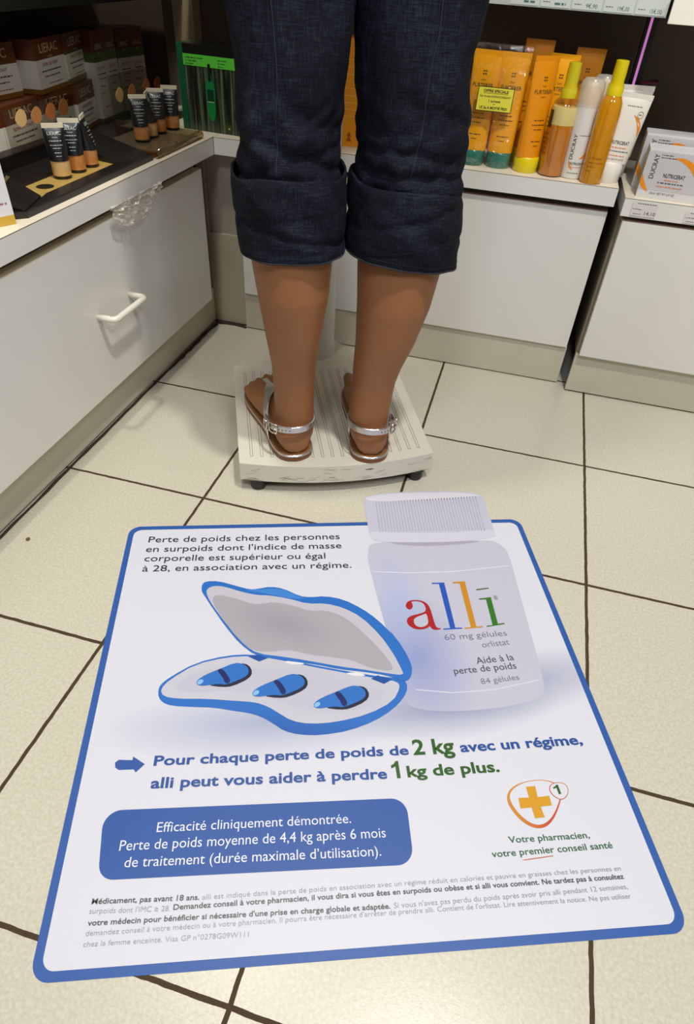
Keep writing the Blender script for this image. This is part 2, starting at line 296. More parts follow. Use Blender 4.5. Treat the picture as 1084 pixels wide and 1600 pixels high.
TEXTS=[
 ('Perte de poids chez les personnes', [27.4, 590.6], [339.8, 588.8], 14.4, 0, 'black'),
 ("en surpoids dont l'indice de masse", [26.4, 568.7], [341.1, 567.2], 13.9, 0, 'black'),
 ('corporelle est supérieur ou égal', [27.0, 547.9], [313.0, 544.3], 13.9, 0, 'black'),
 ('à 28, en association avec un régime.', [27.0, 526.1], [353.3, 522.6], 13.5, 0, 'black'),
 ('60 mg gélules', [475.8, 374.2], [569.5, 378.3], 10.7, -1, 'grey'),
 ('orlistat', [527.7, 358.7], [568.8, 362.3], 10.8, -1, 'grey'),
 ('Aide à la', [512.6, 331.4], [567.7, 335.5], 11.5, 0, 'dgrey'),
 ('perte de poids', [477.1, 316.4], [567.2, 321.3], 11.3, 0, 'dgrey'),
 ('84 gélules', [511.2, 298.7], [565.9, 303.3], 9.4, -1, 'grey'),
 ('®', [568.8, 446.2], [575.2, 447.3], 8.5, 0, 'grey'),
 ('Pour chaque perte de poids de', [86.7, 208.4], [395.1, 204.1], 12.6, 1, 'blue'),
 ('2 kg', [400.8, 203.6], [453.2, 203.0], 20.3, 1, 'green'),
 ('avec un régime,', [460.7, 203.5], [620.0, 204.9], 13.6, 1, 'blue'),
 ('alli peut vous aider à perdre', [86.9, 180.8], [364.3, 175.6], 13.1, 1, 'blue'),
 ('1', [370.3, 175.0], [382.0, 175.1], 21.5, 1, 'green'),
 ('kg de plus.', [389.1, 175.8], [503.2, 175.8], 14.3, 1, 'green'),
 ('Efficacité cliniquement démontrée.', [100.4, 130.7], [316.1, 126.6], 11.2, 0, 'white'),
 ('Perte de poids moyenne de 4,4 kg après 6 mois', [63.2, 113.7], [353.5, 108.5], 11.4, 0, 'white'),
 ('de traitement (durée maximale d’utilisation).', [71.2, 96.5], [345.9, 89.6], 11.0, 0, 'white'),
 ('Votre pharmacien,', [491.5, 93.3], [585.8, 92.6], 7.3, 0.5, 'dgreen'),
 ('votre premier conseil santé', [468.4, 79.7], [608.1, 80.2], 7.3, 0.5, 'dgreen'),
 ('1', [562.1, 143.6], [570.9, 143.9], 11.4, 1, 'green'),
 ('Médicament, pas avant 18 ans.', [44.6, 63.7], [152.5, 60.1], 5.4, 1, 'fine'),
 ('alli est indiqué dans la perte de poids en association avec un régime réduit en calories et pauvre en graisses chez les personnes en', [155.6, 60.0], [607.8, 56.8], 5.1, -1, 'finel'),
 ("surpoids dont l'IMC ≥ 28.", [44.1, 55.0], [123.9, 51.9], 5.2, -1, 'finel'),
 ('Demandez conseil à votre pharmacien, il vous dira si vous êtes en surpoids ou obèse et si alli vous convient. Ne tardez pas à consultez', [127.2, 52.6], [607.8, 48.5], 5.3, 1, 'fine'),
 ("votre médecin pour bénéficier si nécessaire d'une prise en charge globale et adaptée.", [44.6, 44.5], [348.8, 38.0], 5.2, 1, 'fine'),
 ("Si vous n'avez pas perdu du poids après avoir pris alli pendant 12 semaines,", [352.9, 38.0], [607.9, 38.5], 5.3, -1, 'finel'),
 ("demandez conseil à votre médecin ou à votre pharmacien. Il pourra être nécessaire d'arrêter de prendre alli. Contient de l'orlistat. Lire attentivement la notice. Ne pas utiliser", [44.5, 35.6], [607.4, 29.3], 5.0, -1, 'finel'),
 ('chez la femme enceinte. Visa GP n°0278G09W111', [44.2, 26.4], [204.0, 23.4], 4.9, -1, 'finel'),
]

# ================================================================ setting
def floor_mat():
    m = mat('cream_tile', (214, 206, 188), 0.34, coat=0.1, bump=0.045, bscale=600)
    N = m.node_tree.nodes; L = m.node_tree.links; b = N['Principled BSDF']
    tc = N.new('ShaderNodeTexCoord'); sp = N.new('ShaderNodeSeparateXYZ'); L.new(tc.outputs['Object'], sp.inputs[0])
    nz = N.new('ShaderNodeTexNoise'); nz.inputs['Scale'].default_value = 55; nz.inputs['Detail'].default_value = 2; L.new(tc.outputs['Object'], nz.inputs['Vector'])
    def f(op, a, bb=None):
        k = N.new('ShaderNodeMath'); k.operation = op
        for i, v in enumerate((a, bb)):
            if v is None: continue
            if isinstance(v, (int, float)): k.inputs[i].default_value = v
            else: L.new(v, k.inputs[i])
        return k.outputs[0]
    T = 0.33
    ds = []
    for ax in (0, 1):
        w_ = f('MULTIPLY', f('SUBTRACT', nz.outputs[0], 0.5), 0.0022)
        q = f('DIVIDE', f('ADD', f('ADD', sp.outputs[ax], w_), 33.0), T)
        fr = f('FRACT', q); ds.append(f('MULTIPLY', f('MINIMUM', fr, f('SUBTRACT', 1.0, fr)), T))
    d = f('MINIMUM', ds[0], ds[1])
    mask = f('LESS_THAN', d, 0.0025)
    n = N.new('ShaderNodeTexNoise'); n.inputs['Scale'].default_value = 260; n.inputs['Detail'].default_value = 3; L.new(tc.outputs['Object'], n.inputs['Vector'])
    n2 = N.new('ShaderNodeTexNoise'); n2.inputs['Scale'].default_value = 3; L.new(tc.outputs['Object'], n2.inputs['Vector'])
    cr = N.new('ShaderNodeValToRGB'); cr.color_ramp.elements[0].position = .3; cr.color_ramp.elements[1].position = .7
    cr.color_ramp.elements[0].color = lin((188, 182, 164)); cr.color_ramp.elements[1].color = lin((205, 200, 184)); L.new(n.outputs[0], cr.inputs[0])
    mx = N.new('ShaderNodeMix'); mx.data_type = 'RGBA'; L.new(mask, mx.inputs[0]); L.new(cr.outputs[0], mx.inputs[6]); mx.inputs[7].default_value = lin((62, 45, 20))
    L.new(mx.outputs[2], b.inputs['Base Color'])
    L.new(f('ADD', 0.3, f('MULTIPLY', mask, 0.5)), b.inputs['Roughness'])
    return m
struct('floor', box(-0.9, 2.4, -2.6, 0.9, -0.03, 0), floor_mat())
DW = mat('dark_panel', (92, 79, 67), 0.45, var=.1)
struct('wall_back', box(-0.70, 2.4, 0.60, 0.66, 0, 2.0), DW)
struct('wall_left', box(-0.70, -0.64, -2.6, 0.60, 0, 2.0), DW)
WH = mat('white_laminate', (222, 221, 214), 0.33, spec=.4, var=.03, vscale=5)
PL = mat('plinth_laminate', (194, 189, 170), 0.42, var=.07, vscale=9)
TOP = mat('cream_laminate', (226, 217, 196), 0.35, var=.03)
SEAM = mat('dark_seam', (58, 46, 32), 0.6)
DK = mat('black_gap', (30, 25, 20), 0.7)
ALU = mat('brushed_edge', (170, 150, 125), 0.35, metal=.6)
struct('trim_1', box(-0.425, -0.375, 0.56, 0.60, 0.4276, 2.0, .002), mat('cream_post', (196, 176, 140), 0.4))
struct('trim_2', box(-0.455, -0.427, 0.57, 0.60, 0.4276, 2.0, .001), mat('grey_post', (120, 106, 84), 0.35))

# ---------------------------------------------------------------- left drawer unit
ZT, ZB = 0.4276, 0.3946
t = thing('drawer_cabinet', 'long white drawer unit along the left, with a white bar handle', 'cabinet', (-0.2354, -0.35, 0), 0, None)
def rel(bm, o):
    bmesh.ops.translate(bm, verts=bm.verts[:], vec=-Vector(o.location)); return bm
def relp(o, *a):
    return Vector(a) - Vector(o.location)
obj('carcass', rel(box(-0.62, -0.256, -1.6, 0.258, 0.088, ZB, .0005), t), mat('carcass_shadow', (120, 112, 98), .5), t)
obj('plinth', rel(box(-0.30, -0.267, -1.6, 0.325, 0.006, 0.0885), t), PL, t)
dr = obj('drawer_front', rel(box(-0.2545, -0.2354, -1.05, 0.2515, 0.094, 0.3765, .0012), t), WH, t)
obj('drawer_front', rel(box(-0.2545, -0.2354, -1.6, -1.054, 0.094, 0.3765, .0012), t), WH, t)
hz = 0.238
P = [(-0.2354, -0.195, hz), (-0.212, -0.195, hz)]
for k in range(7): a = PI/2*k/6; P.append((-0.212+0.010*math.sin(a), -0.185-0.010*math.cos(a), hz))
for k in range(7): a = PI/2*k/6; P.append((-0.212+0.010*math.cos(a), -0.100+0.010*math.sin(a), hz))
P.append((-0.2354, -0.090, hz))
h = obj('handle', rel(tube(P, 0.0056, 14), t), mat('white_handle', (222, 218, 205), .3, coat=.4), dr, True)
obj('drawer_lip', rel(box(-0.2545, -0.2352, -1.05, 0.2515, 0.3765, 0.3776), t), mat('cream_edge', (214, 196, 165), .4), dr)
# crumpled tape stuck over the gap
tp = bmesh.new(); nx, ny = 34, 16; g = []
random.seed(3)
for j in range(ny+1):
    row = []
    for i in range(nx+1):
        u, v = i/nx, j/ny
        y = -0.120 + 0.170*u + 0.008*noise.noise((u*6, v*4, 2)) ; z = 0.4005 - v*(0.010+0.034*max(0, math.sin(PI*min(1, u*.9+.12)))**.8) + 0.002*noise.noise((u*17, 3, v*9))
        x = -0.2235 + 0.011*abs(noise.noise((u*13+5, v*7, 0.3))) + 0.006*abs(noise.noise((u*31, v*21, 4)))
        if v < .2: x = max(x, -0.2255)
        row.append(tp.verts.new((x, y, z)))
    g.append(row)
for j in range(ny):
    for i in range(nx): tp.faces.new((g[j][i], g[j][i+1], g[j+1][i+1], g[j+1][i]))
tape = obj('plastic_film', tp, clear('film', gloss=.5, rough=.12, opacity=.24, body=(240, 236, 224), wrinkle=.6))
md = tape.modifiers.new('s', 'SOLIDIFY'); md.thickness = 0.0003
tag(tape, 'crumpled clear plastic film stuck over the gap above the left drawer', 'plastic film')
wt = thing('worktop', 'white worktop on the left drawer unit, running away from the camera under the black display', 'worktop', (-0.227, -0.35, ZB))
obj('slab', rel(box(-0.635, -0.227, -1.6, 0.5995, ZB, ZT-0.0009), wt), WH, wt)
obj('top_sheet', rel(box(-0.635, -0.2275, -1.6, 0.5995, ZT-0.0003, ZT), wt), TOP, wt)
obj('edge_seam', rel(box(-0.635, -0.2269, -1.6, 0.5995, ZT-0.0009, ZT-0.0003), wt), SEAM, wt)

# ---------------------------------------------------------------- back drawer unit
XB1 = 0.5955
t = thing('drawer_cabinet', 'white drawer unit straight behind the woman, below the orange tubes', 'cabinet', (0.2, 0.313, 0))
obj('carcass', rel(box(-0.178, XB1, 0.331, 0.595, 0.088, ZB, .0005), t), mat('carcass_grey', (90, 84, 74), .5), t)
obj('plinth', rel(box(-0.180, XB1+.002, 0.319, 0.34, 0.003, 0.0905), t), PL, t)
obj('drawer_front', rel(box(-0.178, XB1, 0.313, 0.3305, 0.0925, 0.3815, .0012), t), WH, t)
obj('drawer_rim', rel(box(-0.178, XB1, 0.3128, 0.3305, 0.3815, 0.3832), t), mat('rose_edge', (128, 96, 84), .35), t)
wt = thing('worktop', 'white worktop behind the woman carrying the orange tubes and spray bottles', 'worktop', (0.2, 0.3026, ZB))
obj('slab', rel(box(-0.2268, 0.6015, 0.3026, 0.5995, ZB, ZT-0.0009), wt), WH, wt)
obj('top_sheet', rel(box(-0.2268, 0.6015, 0.3031, 0.5995, ZT-0.0003, ZT), wt), TOP, wt)
obj('edge_seam', rel(box(-0.2268, 0.6015, 0.3025, 0.5995, ZT-0.0009, ZT-0.0003), wt), SEAM, wt)
obj('joint_seam', rel(box(-0.2270, -0.2262, 0.3020, 0.3032, ZB, ZT), wt), SEAM, wt)
# corner filler between the two runs
t = thing('corner_filler', 'narrow beige corner filler panel between the left and the back drawer units', 'filler panel', (-0.22, 0.335, 0))
obj('upper_panel', rel(box(-0.266, -0.181, 0.338, 0.348, 0.22, ZB-.0005), t), mat('filler_dark', (160, 152, 136), .5, var=.06), t)
obj('lower_panel', rel(box(-0.2665, -0.181, 0.330, 0.340, 0.003, 0.22), t), mat('filler_beige', (176, 168, 146), .5, var=.06), t)
obj('return_panel', rel(box(-0.2845, -0.2670, 0.3255, 0.345, 0.0, ZB-.0005), t), mat('filler_dark', (160, 152, 136)), t)
# brown sealant in the corner
def sealant(pts, name, label):
    rs = []
    for i, (x, y, r) in enumerate(pts): rs.append((x, y, 0.0))
    bm = bmesh.new()
    rings = []
    for i, (x, y, r) in enumerate(pts):
        a = Vector(pts[max(i-1, 0)][:2]); b = Vector(pts[min(i+1, len(pts)-1)][:2]); d = (b-a).normalized(); nn = Vector((-d.y, d.x))
        rings.append([Vector((x+nn.x*r*math.cos(k*PI/6), y+nn.y*r*math.cos(k*PI/6), .0001+r*.8*math.sin(k*PI/6))) for k in range(7)])
    o = obj(name, loft(rings), mat('brown_sealant', (52, 36, 24), .8, bump=.8, bscale=300), smooth=True); tag(o, label, 'sealant')
random.seed(5)
sealant([(-0.2640+random.uniform(-.0008, .0008), -1.3+i*0.03, 0.0024+random.uniform(0, .0012)) for i in range(46)] +
        [(-0.262+random.uniform(-.001, .001), 0.08+i*0.02, 0.003+random.uniform(0, .0025)) for i in range(11)] + [(-0.259, 0.308, .006)],
        'floor_sealant', 'dark brown dirty sealant line along the foot of the left drawer unit')
sealant([(-0.262, 0.322, .007), (-0.25, 0.321, .0075), (-0.235, 0.3225, .005), (-0.22, 0.3235, .0055), (-0.205, 0.3225, .0045), (-0.19, 0.3205, .005), (-0.18, 0.3165, .0035)],
        'floor_sealant', 'short lump of dark brown sealant at the foot of the corner filler')

# ---------------------------------------------------------------- right drawer unit
ZR, ZRB = 0.4200, 0.3885
t = thing('drawer_cabinet', 'white drawer unit at the right edge, set forward past a dark gap', 'cabinet', (0.85, 0.278, 0))
obj('carcass', rel(box(0.6155, 1.25, 0.2965, 0.595, 0.09, ZRB, .0005), t), mat('carcass_olive', (128, 118, 96), .5), t)
obj('plinth', rel(box(0.6165, 1.25, 0.2895, 0.305, 0.004, 0.0935), t), PL, t)
obj('drawer_front', rel(box(0.6225, 1.25, 0.278, 0.2960, 0.0955, 0.3795, .0012), t), WH, t)
obj('drawer_rim', rel(box(0.6225, 1.25, 0.2778, 0.2960, 0.3795, 0.3812), t), mat('rose_edge', (128, 96, 84)), t)
wt = thing('worktop', 'white worktop of the right unit carrying the white boxes and a price label', 'worktop', (0.85, 0.274, ZRB))
obj('slab', rel(box(0.6145, 1.25, 0.2740, 0.5995, ZRB, ZR-0.0009), wt), WH, wt)
obj('top_sheet', rel(box(0.6145, 1.25, 0.2745, 0.5995, ZR-0.0003, ZR), wt), TOP, wt)
obj('edge_seam', rel(box(0.6145, 1.25, 0.2739, 0.5995, ZR-0.0009, ZR-0.0003), wt), SEAM, wt)
INK = mat('ink_grey', (70, 68, 72), .6); INKB = mat('ink_black', (28, 27, 28), .6)
def price(x, y, z, wd, ht, price_s, label, ln, name='price_label'):
    o = thing(name, label, 'price label', (x, y, z))
    obj('card', box(0, wd, -0.0008, 0, -ht, 0), mat('label_paper', (214, 210, 208), .5), o)
    write('lettering', ln[0], wd*.75, .0024, boxuv(wd*.18, -.0010, -ht*.14, (1, 0, 0), (0, 0, 1)), INK, o)
    write('lettering', ln[1], wd*.36, .0022, boxuv(wd*.04, -.0010, -ht*.55, (1, 0, 0), (0, 0, 1)), INK, o)
    write('lettering', ln[1], wd*.3, .0020, boxuv(wd*.10, -.0010, -ht*.88, (1, 0, 0), (0, 0, 1)), INK, o)
    write('lettering', price_s, wd*.42, .0062, boxuv(wd*.54, -.0010, -ht*.86, (1, 0, 0), (0, 0, 1)), INKB, o)
    return o
p1 = price(0.6305, 0.2735, 0.4165, 0.046, 0.0245, '14,10', 'white price label reading 14,10 on the edge of the right worktop', ('~n', '~m'))
p2 = price(0.7265, 0.2735, 0.4105, 0.046, 0.0195, '~9', 'white price label cut by the right frame edge on the right worktop', ('~n', '~m'))
for q in (p1, p2): q['group'] = 'price labels on the right worktop'

# ---------------------------------------------------------------- shelves above
SHW = mat('shelf_edge_white', (222, 222, 212), .35)
t = thing('wall_shelf', 'white shelf edge at the top behind the woman, with grey price tickets', 'shelf', (0.2, 0.36, 0.68))
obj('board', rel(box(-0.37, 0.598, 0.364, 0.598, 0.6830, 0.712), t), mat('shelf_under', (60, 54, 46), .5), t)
obj('ticket_rail', rel(box(-0.37, 0.598, 0.358, 0.364, 0.6815, 0.72), t), mat('rail_grey', (190, 198, 190), .25), t)
for i, (x, s_) in enumerate(((0.3340, '~a'), (0.3870, '~b'), (0.4400, '9€,90'), (0.4930, '19€,00'), (0.5460, '15€,00'))):
    c = obj('price_ticket', rel(box(x, x+.050, 0.3572, 0.358, 0.6835, 0.718), t), mat('ticket_paper', (205, 212, 205), .5), t)
    write('lettering', s_, .019, .0060, lambda u, v, x=x, t=t: relp(t, x+.024+u, .3570, .6862+v), mat('ticket_green', (72, 110, 98), .6), c)
    write('lettering', '~r', .012, .002, lambda u, v, x=x, t=t: relp(t, x+.004+u, .3570, .6895+v), INK, c)
t = thing('wall_shelf', 'bright white shelf edge at the top right corner', 'shelf', (0.9, 0.33, 0.68))
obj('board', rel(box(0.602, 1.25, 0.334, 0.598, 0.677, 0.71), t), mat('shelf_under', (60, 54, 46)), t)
obj('front_lip', rel(box(0.600, 1.25, 0.328, 0.334, 0.6755, 0.71, .001), t), mat('lip_white', (244, 240, 226), .3), t)
t = thing('wall_shelf', 'black shelf over the brown cartons at the top left', 'shelf', (-0.5, -0.2, 0.64))
obj('board', rel(box(-0.638, -0.395, -1.6, 0.555, 0.640, 0.665, .002), t), mat('black_shelf', (18, 17, 17), .4), t)
# upright post between the units
t = thing('shelf_upright', 'slim black upright with a pink violet reflection strip made to glow behind the spray bottle', 'post', (0.588, 0.45, ZT))
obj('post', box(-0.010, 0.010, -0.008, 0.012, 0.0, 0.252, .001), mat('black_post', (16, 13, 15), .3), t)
obj('reflection_strip', box(-0.0045, 0.000, -0.0095, -0.008, 0.03, 0.250), mat('violet_reflection', (196, 120, 190), .3, emit=.75), t)  # violet reflection on the post, put in as an emissive strip, no lamp
obj('bracket', prism([(0.012, 0), (0.040, 0), (0.046, .03), (0.040, .05)], 0, .004, bm=None), mat('wine_bracket', (90, 22, 48), .3), t).location = (0.0, 0.0, 0.15)

# ================================================================ weighing scale
FR_S, FR_N = Vector((0.9102, 0.4142, 0)), Vector((-0.4142, 0.9102, 0))
FROT = math.atan2(0.4142, 0.9102)
def fpos(s, n, z): return FR_S*s + FR_N*n + Vector((0, 0, z))
sc = thing('weighing_scale', 'worn white person scale with ribbed platform and round column under the feet', 'scale', fpos(0.1045, -0.11, 0), FROT)
WO = mat('scale_white', (212, 208, 192), .42, var=.05, vscale=14)
x0, x1, y0, y1 = -0.175, 0.175, -0.1725, 0.172
front = [(x0+(x1-x0)*k/24, y0-0.024*(1-((k-12)/12)**2)) for k in range(25)]
outl = front + [(x1, y1)] + [(0.088, y1), (0.086, 0.21), (0.078, 0.245), (0.055, 0.285), (0.02, 0.30), (-0.02, 0.30), (-0.055, 0.285), (-0.078, 0.245), (-0.086, 0.21), (-0.088, y1)] + [(x0, y1)]
outl = round_poly(outl, .001, 1)
body = prism(outl, 0.0235, 0.0600)
pf = obj('platform', body, WO, sc); bv = pf.modifiers.new('b', 'BEVEL'); bv.width = .0022; bv.segments = 3; bv.limit_method = 'ANGLE'
GR = mat('groove_grey', (128, 122, 106), .6)
rb = bmesh.new()
for k in range(18):
    x = x0+0.0225+k*0.0179
    for dx in (-.0021, .0021):
        box(x+dx-.0004, x+dx+.0004, y0+.022-0.018*(1-(x/0.175)**2), y1-.03, .0600, .06022, bm=rb)
    box(x-.0021, x+.0021, y0+.0215-0.018*(1-(x/0.175)**2), y0+.0223-0.018*(1-(x/0.175)**2), .0600, .06022, bm=rb)
obj('rib_lines', rb, GR, pf)
random.seed(11)
for k in range(46):
    x = random.uniform(x0+.004, x1-.012); yy = y0-0.024*(1-(x/0.175)**2)
    sl = 0.048*x/0.030625*0.5; L_ = random.uniform(.004, .022); zc = random.choice([random.uniform(.026, .036), random.uniform(.026, .056)])
    x2 = min(x+L_, x1-.002); y2 = y0-0.024*(1-(x2/0.175)**2); dz = random.uniform(-.004, .006); th = random.uniform(.0002, .0007)
    sm = bmesh.new(); vs = [sm.verts.new(c) for c in ((x, yy-.00045, zc), (x2, y2-.00045, zc+dz), (x2, y2-.00045, zc+dz+th), (x, yy-.00045, zc+th*.6))]
    sm.faces.new(vs); obj('scuff_mark', sm, mat('scuff_grey', (96, 90, 78), .7), pf)
for (a, b, zc, th) in ((.045, .062, .0465, .0018), (.052, .058, .0458, .0034), (-.170, -.135, .0245, .001), (.13, .17, .044, .0006)):
    sm = bmesh.new(); vs = [sm.verts.new((x, y0-0.024*(1-(x/0.175)**2)-.0005, z)) for x, z in ((a, zc), (b, zc+.0005), (b-.002, zc+th), (a+.003, zc+th))]
    sm.faces.new(vs); obj('scuff_mark', sm, mat('scuff_grey', (96, 90, 78), .7), pf)
BK = mat('black_rubber', (22, 22, 22), .45)
ub = box(x0+.018, x1-.018, y0+.002, y1-.02, 0.010, 0.0235, .002)
obj('underframe', ub, mat('black_underframe', (26, 26, 25), .5), sc)
for (fx, fy) in ((x0+.032, y0+.008), (x1-.026, y0+.008), (x0+.03, y1-.03), (x1-.03, y1-.03)):
    obj('rubber_foot', lathe([(0, 0), (.0125, 0), (.0138, .003), (.0142, .016), (.016, .018), (.016, .024), (0, .024)], 32, cx=fx, cy=fy), BK, sc, 40)
obj('column', lathe([(0, .06), (.054, .06), (.0535, .064), (.0505, .068), (.0490, .3), (.0490, 1.0), (.045, 1.005), (0, 1.005)], 64, cx=0.0, cy=0.237), mat('column_white', (205, 203, 192), .35), sc, 40)
hd = bmesh.new(); box(-.11, .11, .15, .30, 1.0, 1.07, .012, hd)
obj('display_head', hd, WO, sc)

# ================================================================ floor sticker
MR = thing('floor_sticker', 'large blue edged advertising floor sticker with a pill bottle and an open blue pill case', 'floor sticker', (MAT_O[0], MAT_O[1], 0), math.radians(20.3))
def mm(pts): return [(a/1000, b/1000) for a, b in pts]
def gradmat(name, base, spots, rough=.5, coat=.0):
    """printed tint: spots = (x, y, rx, ry, rgb, strength, softness) in sticker metres"""
    m = mat(name, base, rough, coat=coat); N = m.node_tree.nodes; L = m.node_tree.links
    tc = N.new('ShaderNodeTexCoord'); last = None
    for (x, y, rx, ry, rgb, st, rot) in spots:
        mp = N.new('ShaderNodeMapping'); mp.vector_type = 'TEXTURE'; mp.inputs['Location'].default_value = (x, y, 0); mp.inputs['Scale'].default_value = (rx, ry, 1)
        mp.inputs['Rotation'].default_value = (0, 0, rot); L.new(tc.outputs['Object'], mp.inputs['Vector'])
        gr = N.new('ShaderNodeTexGradient'); gr.gradient_type = 'SPHERICAL'; L.new(mp.outputs[0], gr.inputs[0])
        k = N.new('ShaderNodeMath'); k.operation = 'MULTIPLY'; k.inputs[1].default_value = st; L.new(gr.outputs[1], k.inputs[0]); k.use_clamp = True
        mx = N.new('ShaderNodeMix'); mx.data_type = 'RGBA'; L.new(k.outputs[0], mx.inputs[0])
        if last is None: mx.inputs[6].default_value = lin(tuple(v*.91 for v in base))
        else: L.new(last, mx.inputs[6])
        mx.inputs[7].default_value = lin(tuple(v*.91 for v in rgb)); last = mx.outputs[2]
    L.new(last, N['Principled BSDF'].inputs['Base Color'])
    return m
def mmp(key): return mm(ART[key])
co = mmp('corners')
def inset(pts, d):
    out = []; n = len(pts)
    for i in range(n):
        p = Vector(pts[i]); a = (Vector(pts[i-1])-p).normalized(); b = (Vector(pts[(i+1) % n])-p).normalized()
        out.append(p + (a+b)*(d/math.sin(a.angle(b))))
    return out
BLUE = mat('print_blue', (36, 90, 172), .5)
obj('border', prism(round_poly(co, .019), 0, .0004), BLUE, MR)
def cen(k):
    P_ = mmp(k); return (sum(p[0] for p in P_)/len(P_), sum(p[1] for p in P_)/len(P_))
cc = cen('case_base'); cb = cen('bottle_body'); lc = cen('lid')
obj('white_sheet', flat(round_poly(inset(co, .0088), .013), .0006), gradmat('print_sheet', (226, 228, 240), [
    (cc[0]-.01, cc[1]-.038, .21, .052, (152, 165, 205), .75, .0), (cb[0]+.075, cb[1]-.125, .14, .05, (160, 166, 198), .9, .2),
    (cb[0]-.05, cb[1]-.155, .16, .05, (128, 140, 185), .9, .05)]), MR)
Z1 = .0006
def art(name, key, z, m, parent=MR, it=1):
    return obj(name, flat(mmp(key), z, it), m, parent)
PW = (202, 202, 221)
bot = art('bottle_picture', 'bottle_body', Z1+.0002, gradmat('print_bottle', PW, [(cb[0]-.075, cb[1]-.075, .085, .13, (120, 142, 208), .75, .1), (cb[0]-.085, cb[1]+.03, .045, .12, (176, 192, 236), .7, .0)]))
art('neck_shade', 'neck_shadow', Z1+.0003, mat('print_grey1', (176, 174, 192), .4), bot)
art('label_edge', 'label_line', Z1+.0003, mat('print_light', (232, 232, 244), .4), bot, 0)
art('label_edge', 'label_low', Z1+.0003, mat('print_light', (232, 232, 244), .4), bot, 0)
capo = art('bottle_cap_picture', 'cap', Z1+.0003, mat('print_cap', (202, 202, 222), .5))
art('cap_face', 'cap_top', Z1+.0004, mat('print_cap_top', (226, 226, 240), .5), capo)
art('cap_rim', 'cap_rim', Z1+.0004, mat('print_cap_rim', (216, 216, 234), .5), capo)
rg = bmesh.new()
for r in ART['ridges']: merge(rg, flat(mm(r), Z1+.0004))
obj('cap_ridges', rg, mat('print_ridge', (178, 178, 206), .4), capo)
for k, c in (('a', (176, 10, 14)), ('l1', (24, 82, 190)), ('l2', (206, 142, 14)), ('i', (44, 118, 14)), ('idot', (40, 96, 20))):
    art('logo_letter', k, Z1+.0005, mat('print_'+k, c, .5), MR, 2 if k == 'a' else 0)
art('logo_letter', 'a_hole', Z1+.0007, mat('print_hole', (199, 200, 220), .4, coat=.3), MR, 2)
CB = gradmat('print_case_blue', (30, 112, 204), [(cc[0]+.0, cc[1]-.05, .20, .03, (20, 84, 176), .8, -.15)])
cs = art('pill_case_picture', 'case_base', Z1+.0004, CB)
art('case_tray', 'case_tray', Z1+.0006, gradmat('print_tray', (208, 208, 222), [(cc[0]+.05, cc[1]+.01, .14, .05, (188, 188, 206), .6, -.2)]), cs)
art('tray_ridge', 'tray_line', Z1+.0007, mat('print_tray2', (202, 202, 218), .4), cs)
for i in (0, 1):
    art('case_opening', 'hole%d' % i, Z1+.0008, mat('print_white', (240, 240, 248), .4), cs)
art('case_lid', 'lid', Z1+.0009, CB, cs)
for i in (0, 1): art('case_hinge', 'hinge%d' % i, Z1+.0010, mat('print_deep_blue', (24, 84, 170), .4), cs, 0)
art('lid_highlight', 'lid_glint', Z1+.0010, mat('print_sky', (66, 138, 222), .4), cs)
art('lid_rim', 'lid_rim', Z1+.0010, mat('print_rim', (204, 202, 214), .4), cs)
art('lid_inside', 'lid_cavity', Z1+.0011, gradmat('print_cavity', (176, 174, 184), [(lc[0]-.03, lc[1], .09, .04, (158, 156, 168), .8, -.4)]), cs)
for i in range(3):
    art('capsule_slot', 'slot%d' % i, Z1+.0009, mat('print_slot', (28, 34, 62), .4), cs)
    cp = art('capsule', 'capsule%d' % i, Z1+.0011, gradmat('print_capsule', (44, 128, 218), []) if False else mat('print_capsule', (32, 114, 204), .5), cs)
    art('capsule_band', 'band%d' % i, Z1+.0012, mat('print_navy', (14, 34, 104), .4), cp)
    art('capsule_glint', 'glint%d' % i, Z1+.0012, mat('print_sky2', (140, 200, 246), .4), cp)
PB = mat('print_panel_blue', (34, 86, 168), .5)
obj('slogan_panel', flat(round_poly(mmp('panel'), .018), Z1+.0003), PB, MR)
art('arrow', 'arrow', Z1+.0003, PB, MR, 0)
lg = art('pharmacy_mark', 'loop_out', Z1+.0003, gradmat('print_loop', (214, 140, 30), [(cen('loop_out')[0]+.03, cen('loop_out')[1]-.03, .06, .06, (204, 70, 28), 1.6, 0)]), MR, 2)
WS = mat('print_sheet_white', (226, 228, 240), .5)
art('mark_inside', 'loop_in', Z1+.0004, WS, lg, 2)
art('cross', 'cross', Z1+.0005, mat('print_gold', (220, 160, 24), .4), lg, 0)
art('small_loop', 'small_out', Z1+.0006, mat('print_orange', (206, 92, 40), .4), lg, 2)
art('small_loop_inside', 'small_in', Z1+.0007, WS, lg, 2)
art('underline', 'premier_line', Z1+.0003, mat('print_orange', (206, 92, 40), .4), MR, 0)
TCOL = dict(black=(34, 34, 40), grey=(128, 128, 142), dgrey=(84, 84, 96), blue=(30, 80, 160), green=(36, 94, 14), white=(236, 240, 250), dgreen=(42, 104, 62), fine=(74, 72, 80), finel=(160, 160, 168))
WGT = {-1: -.008, 0: .0, .5: .008, 1: .024}
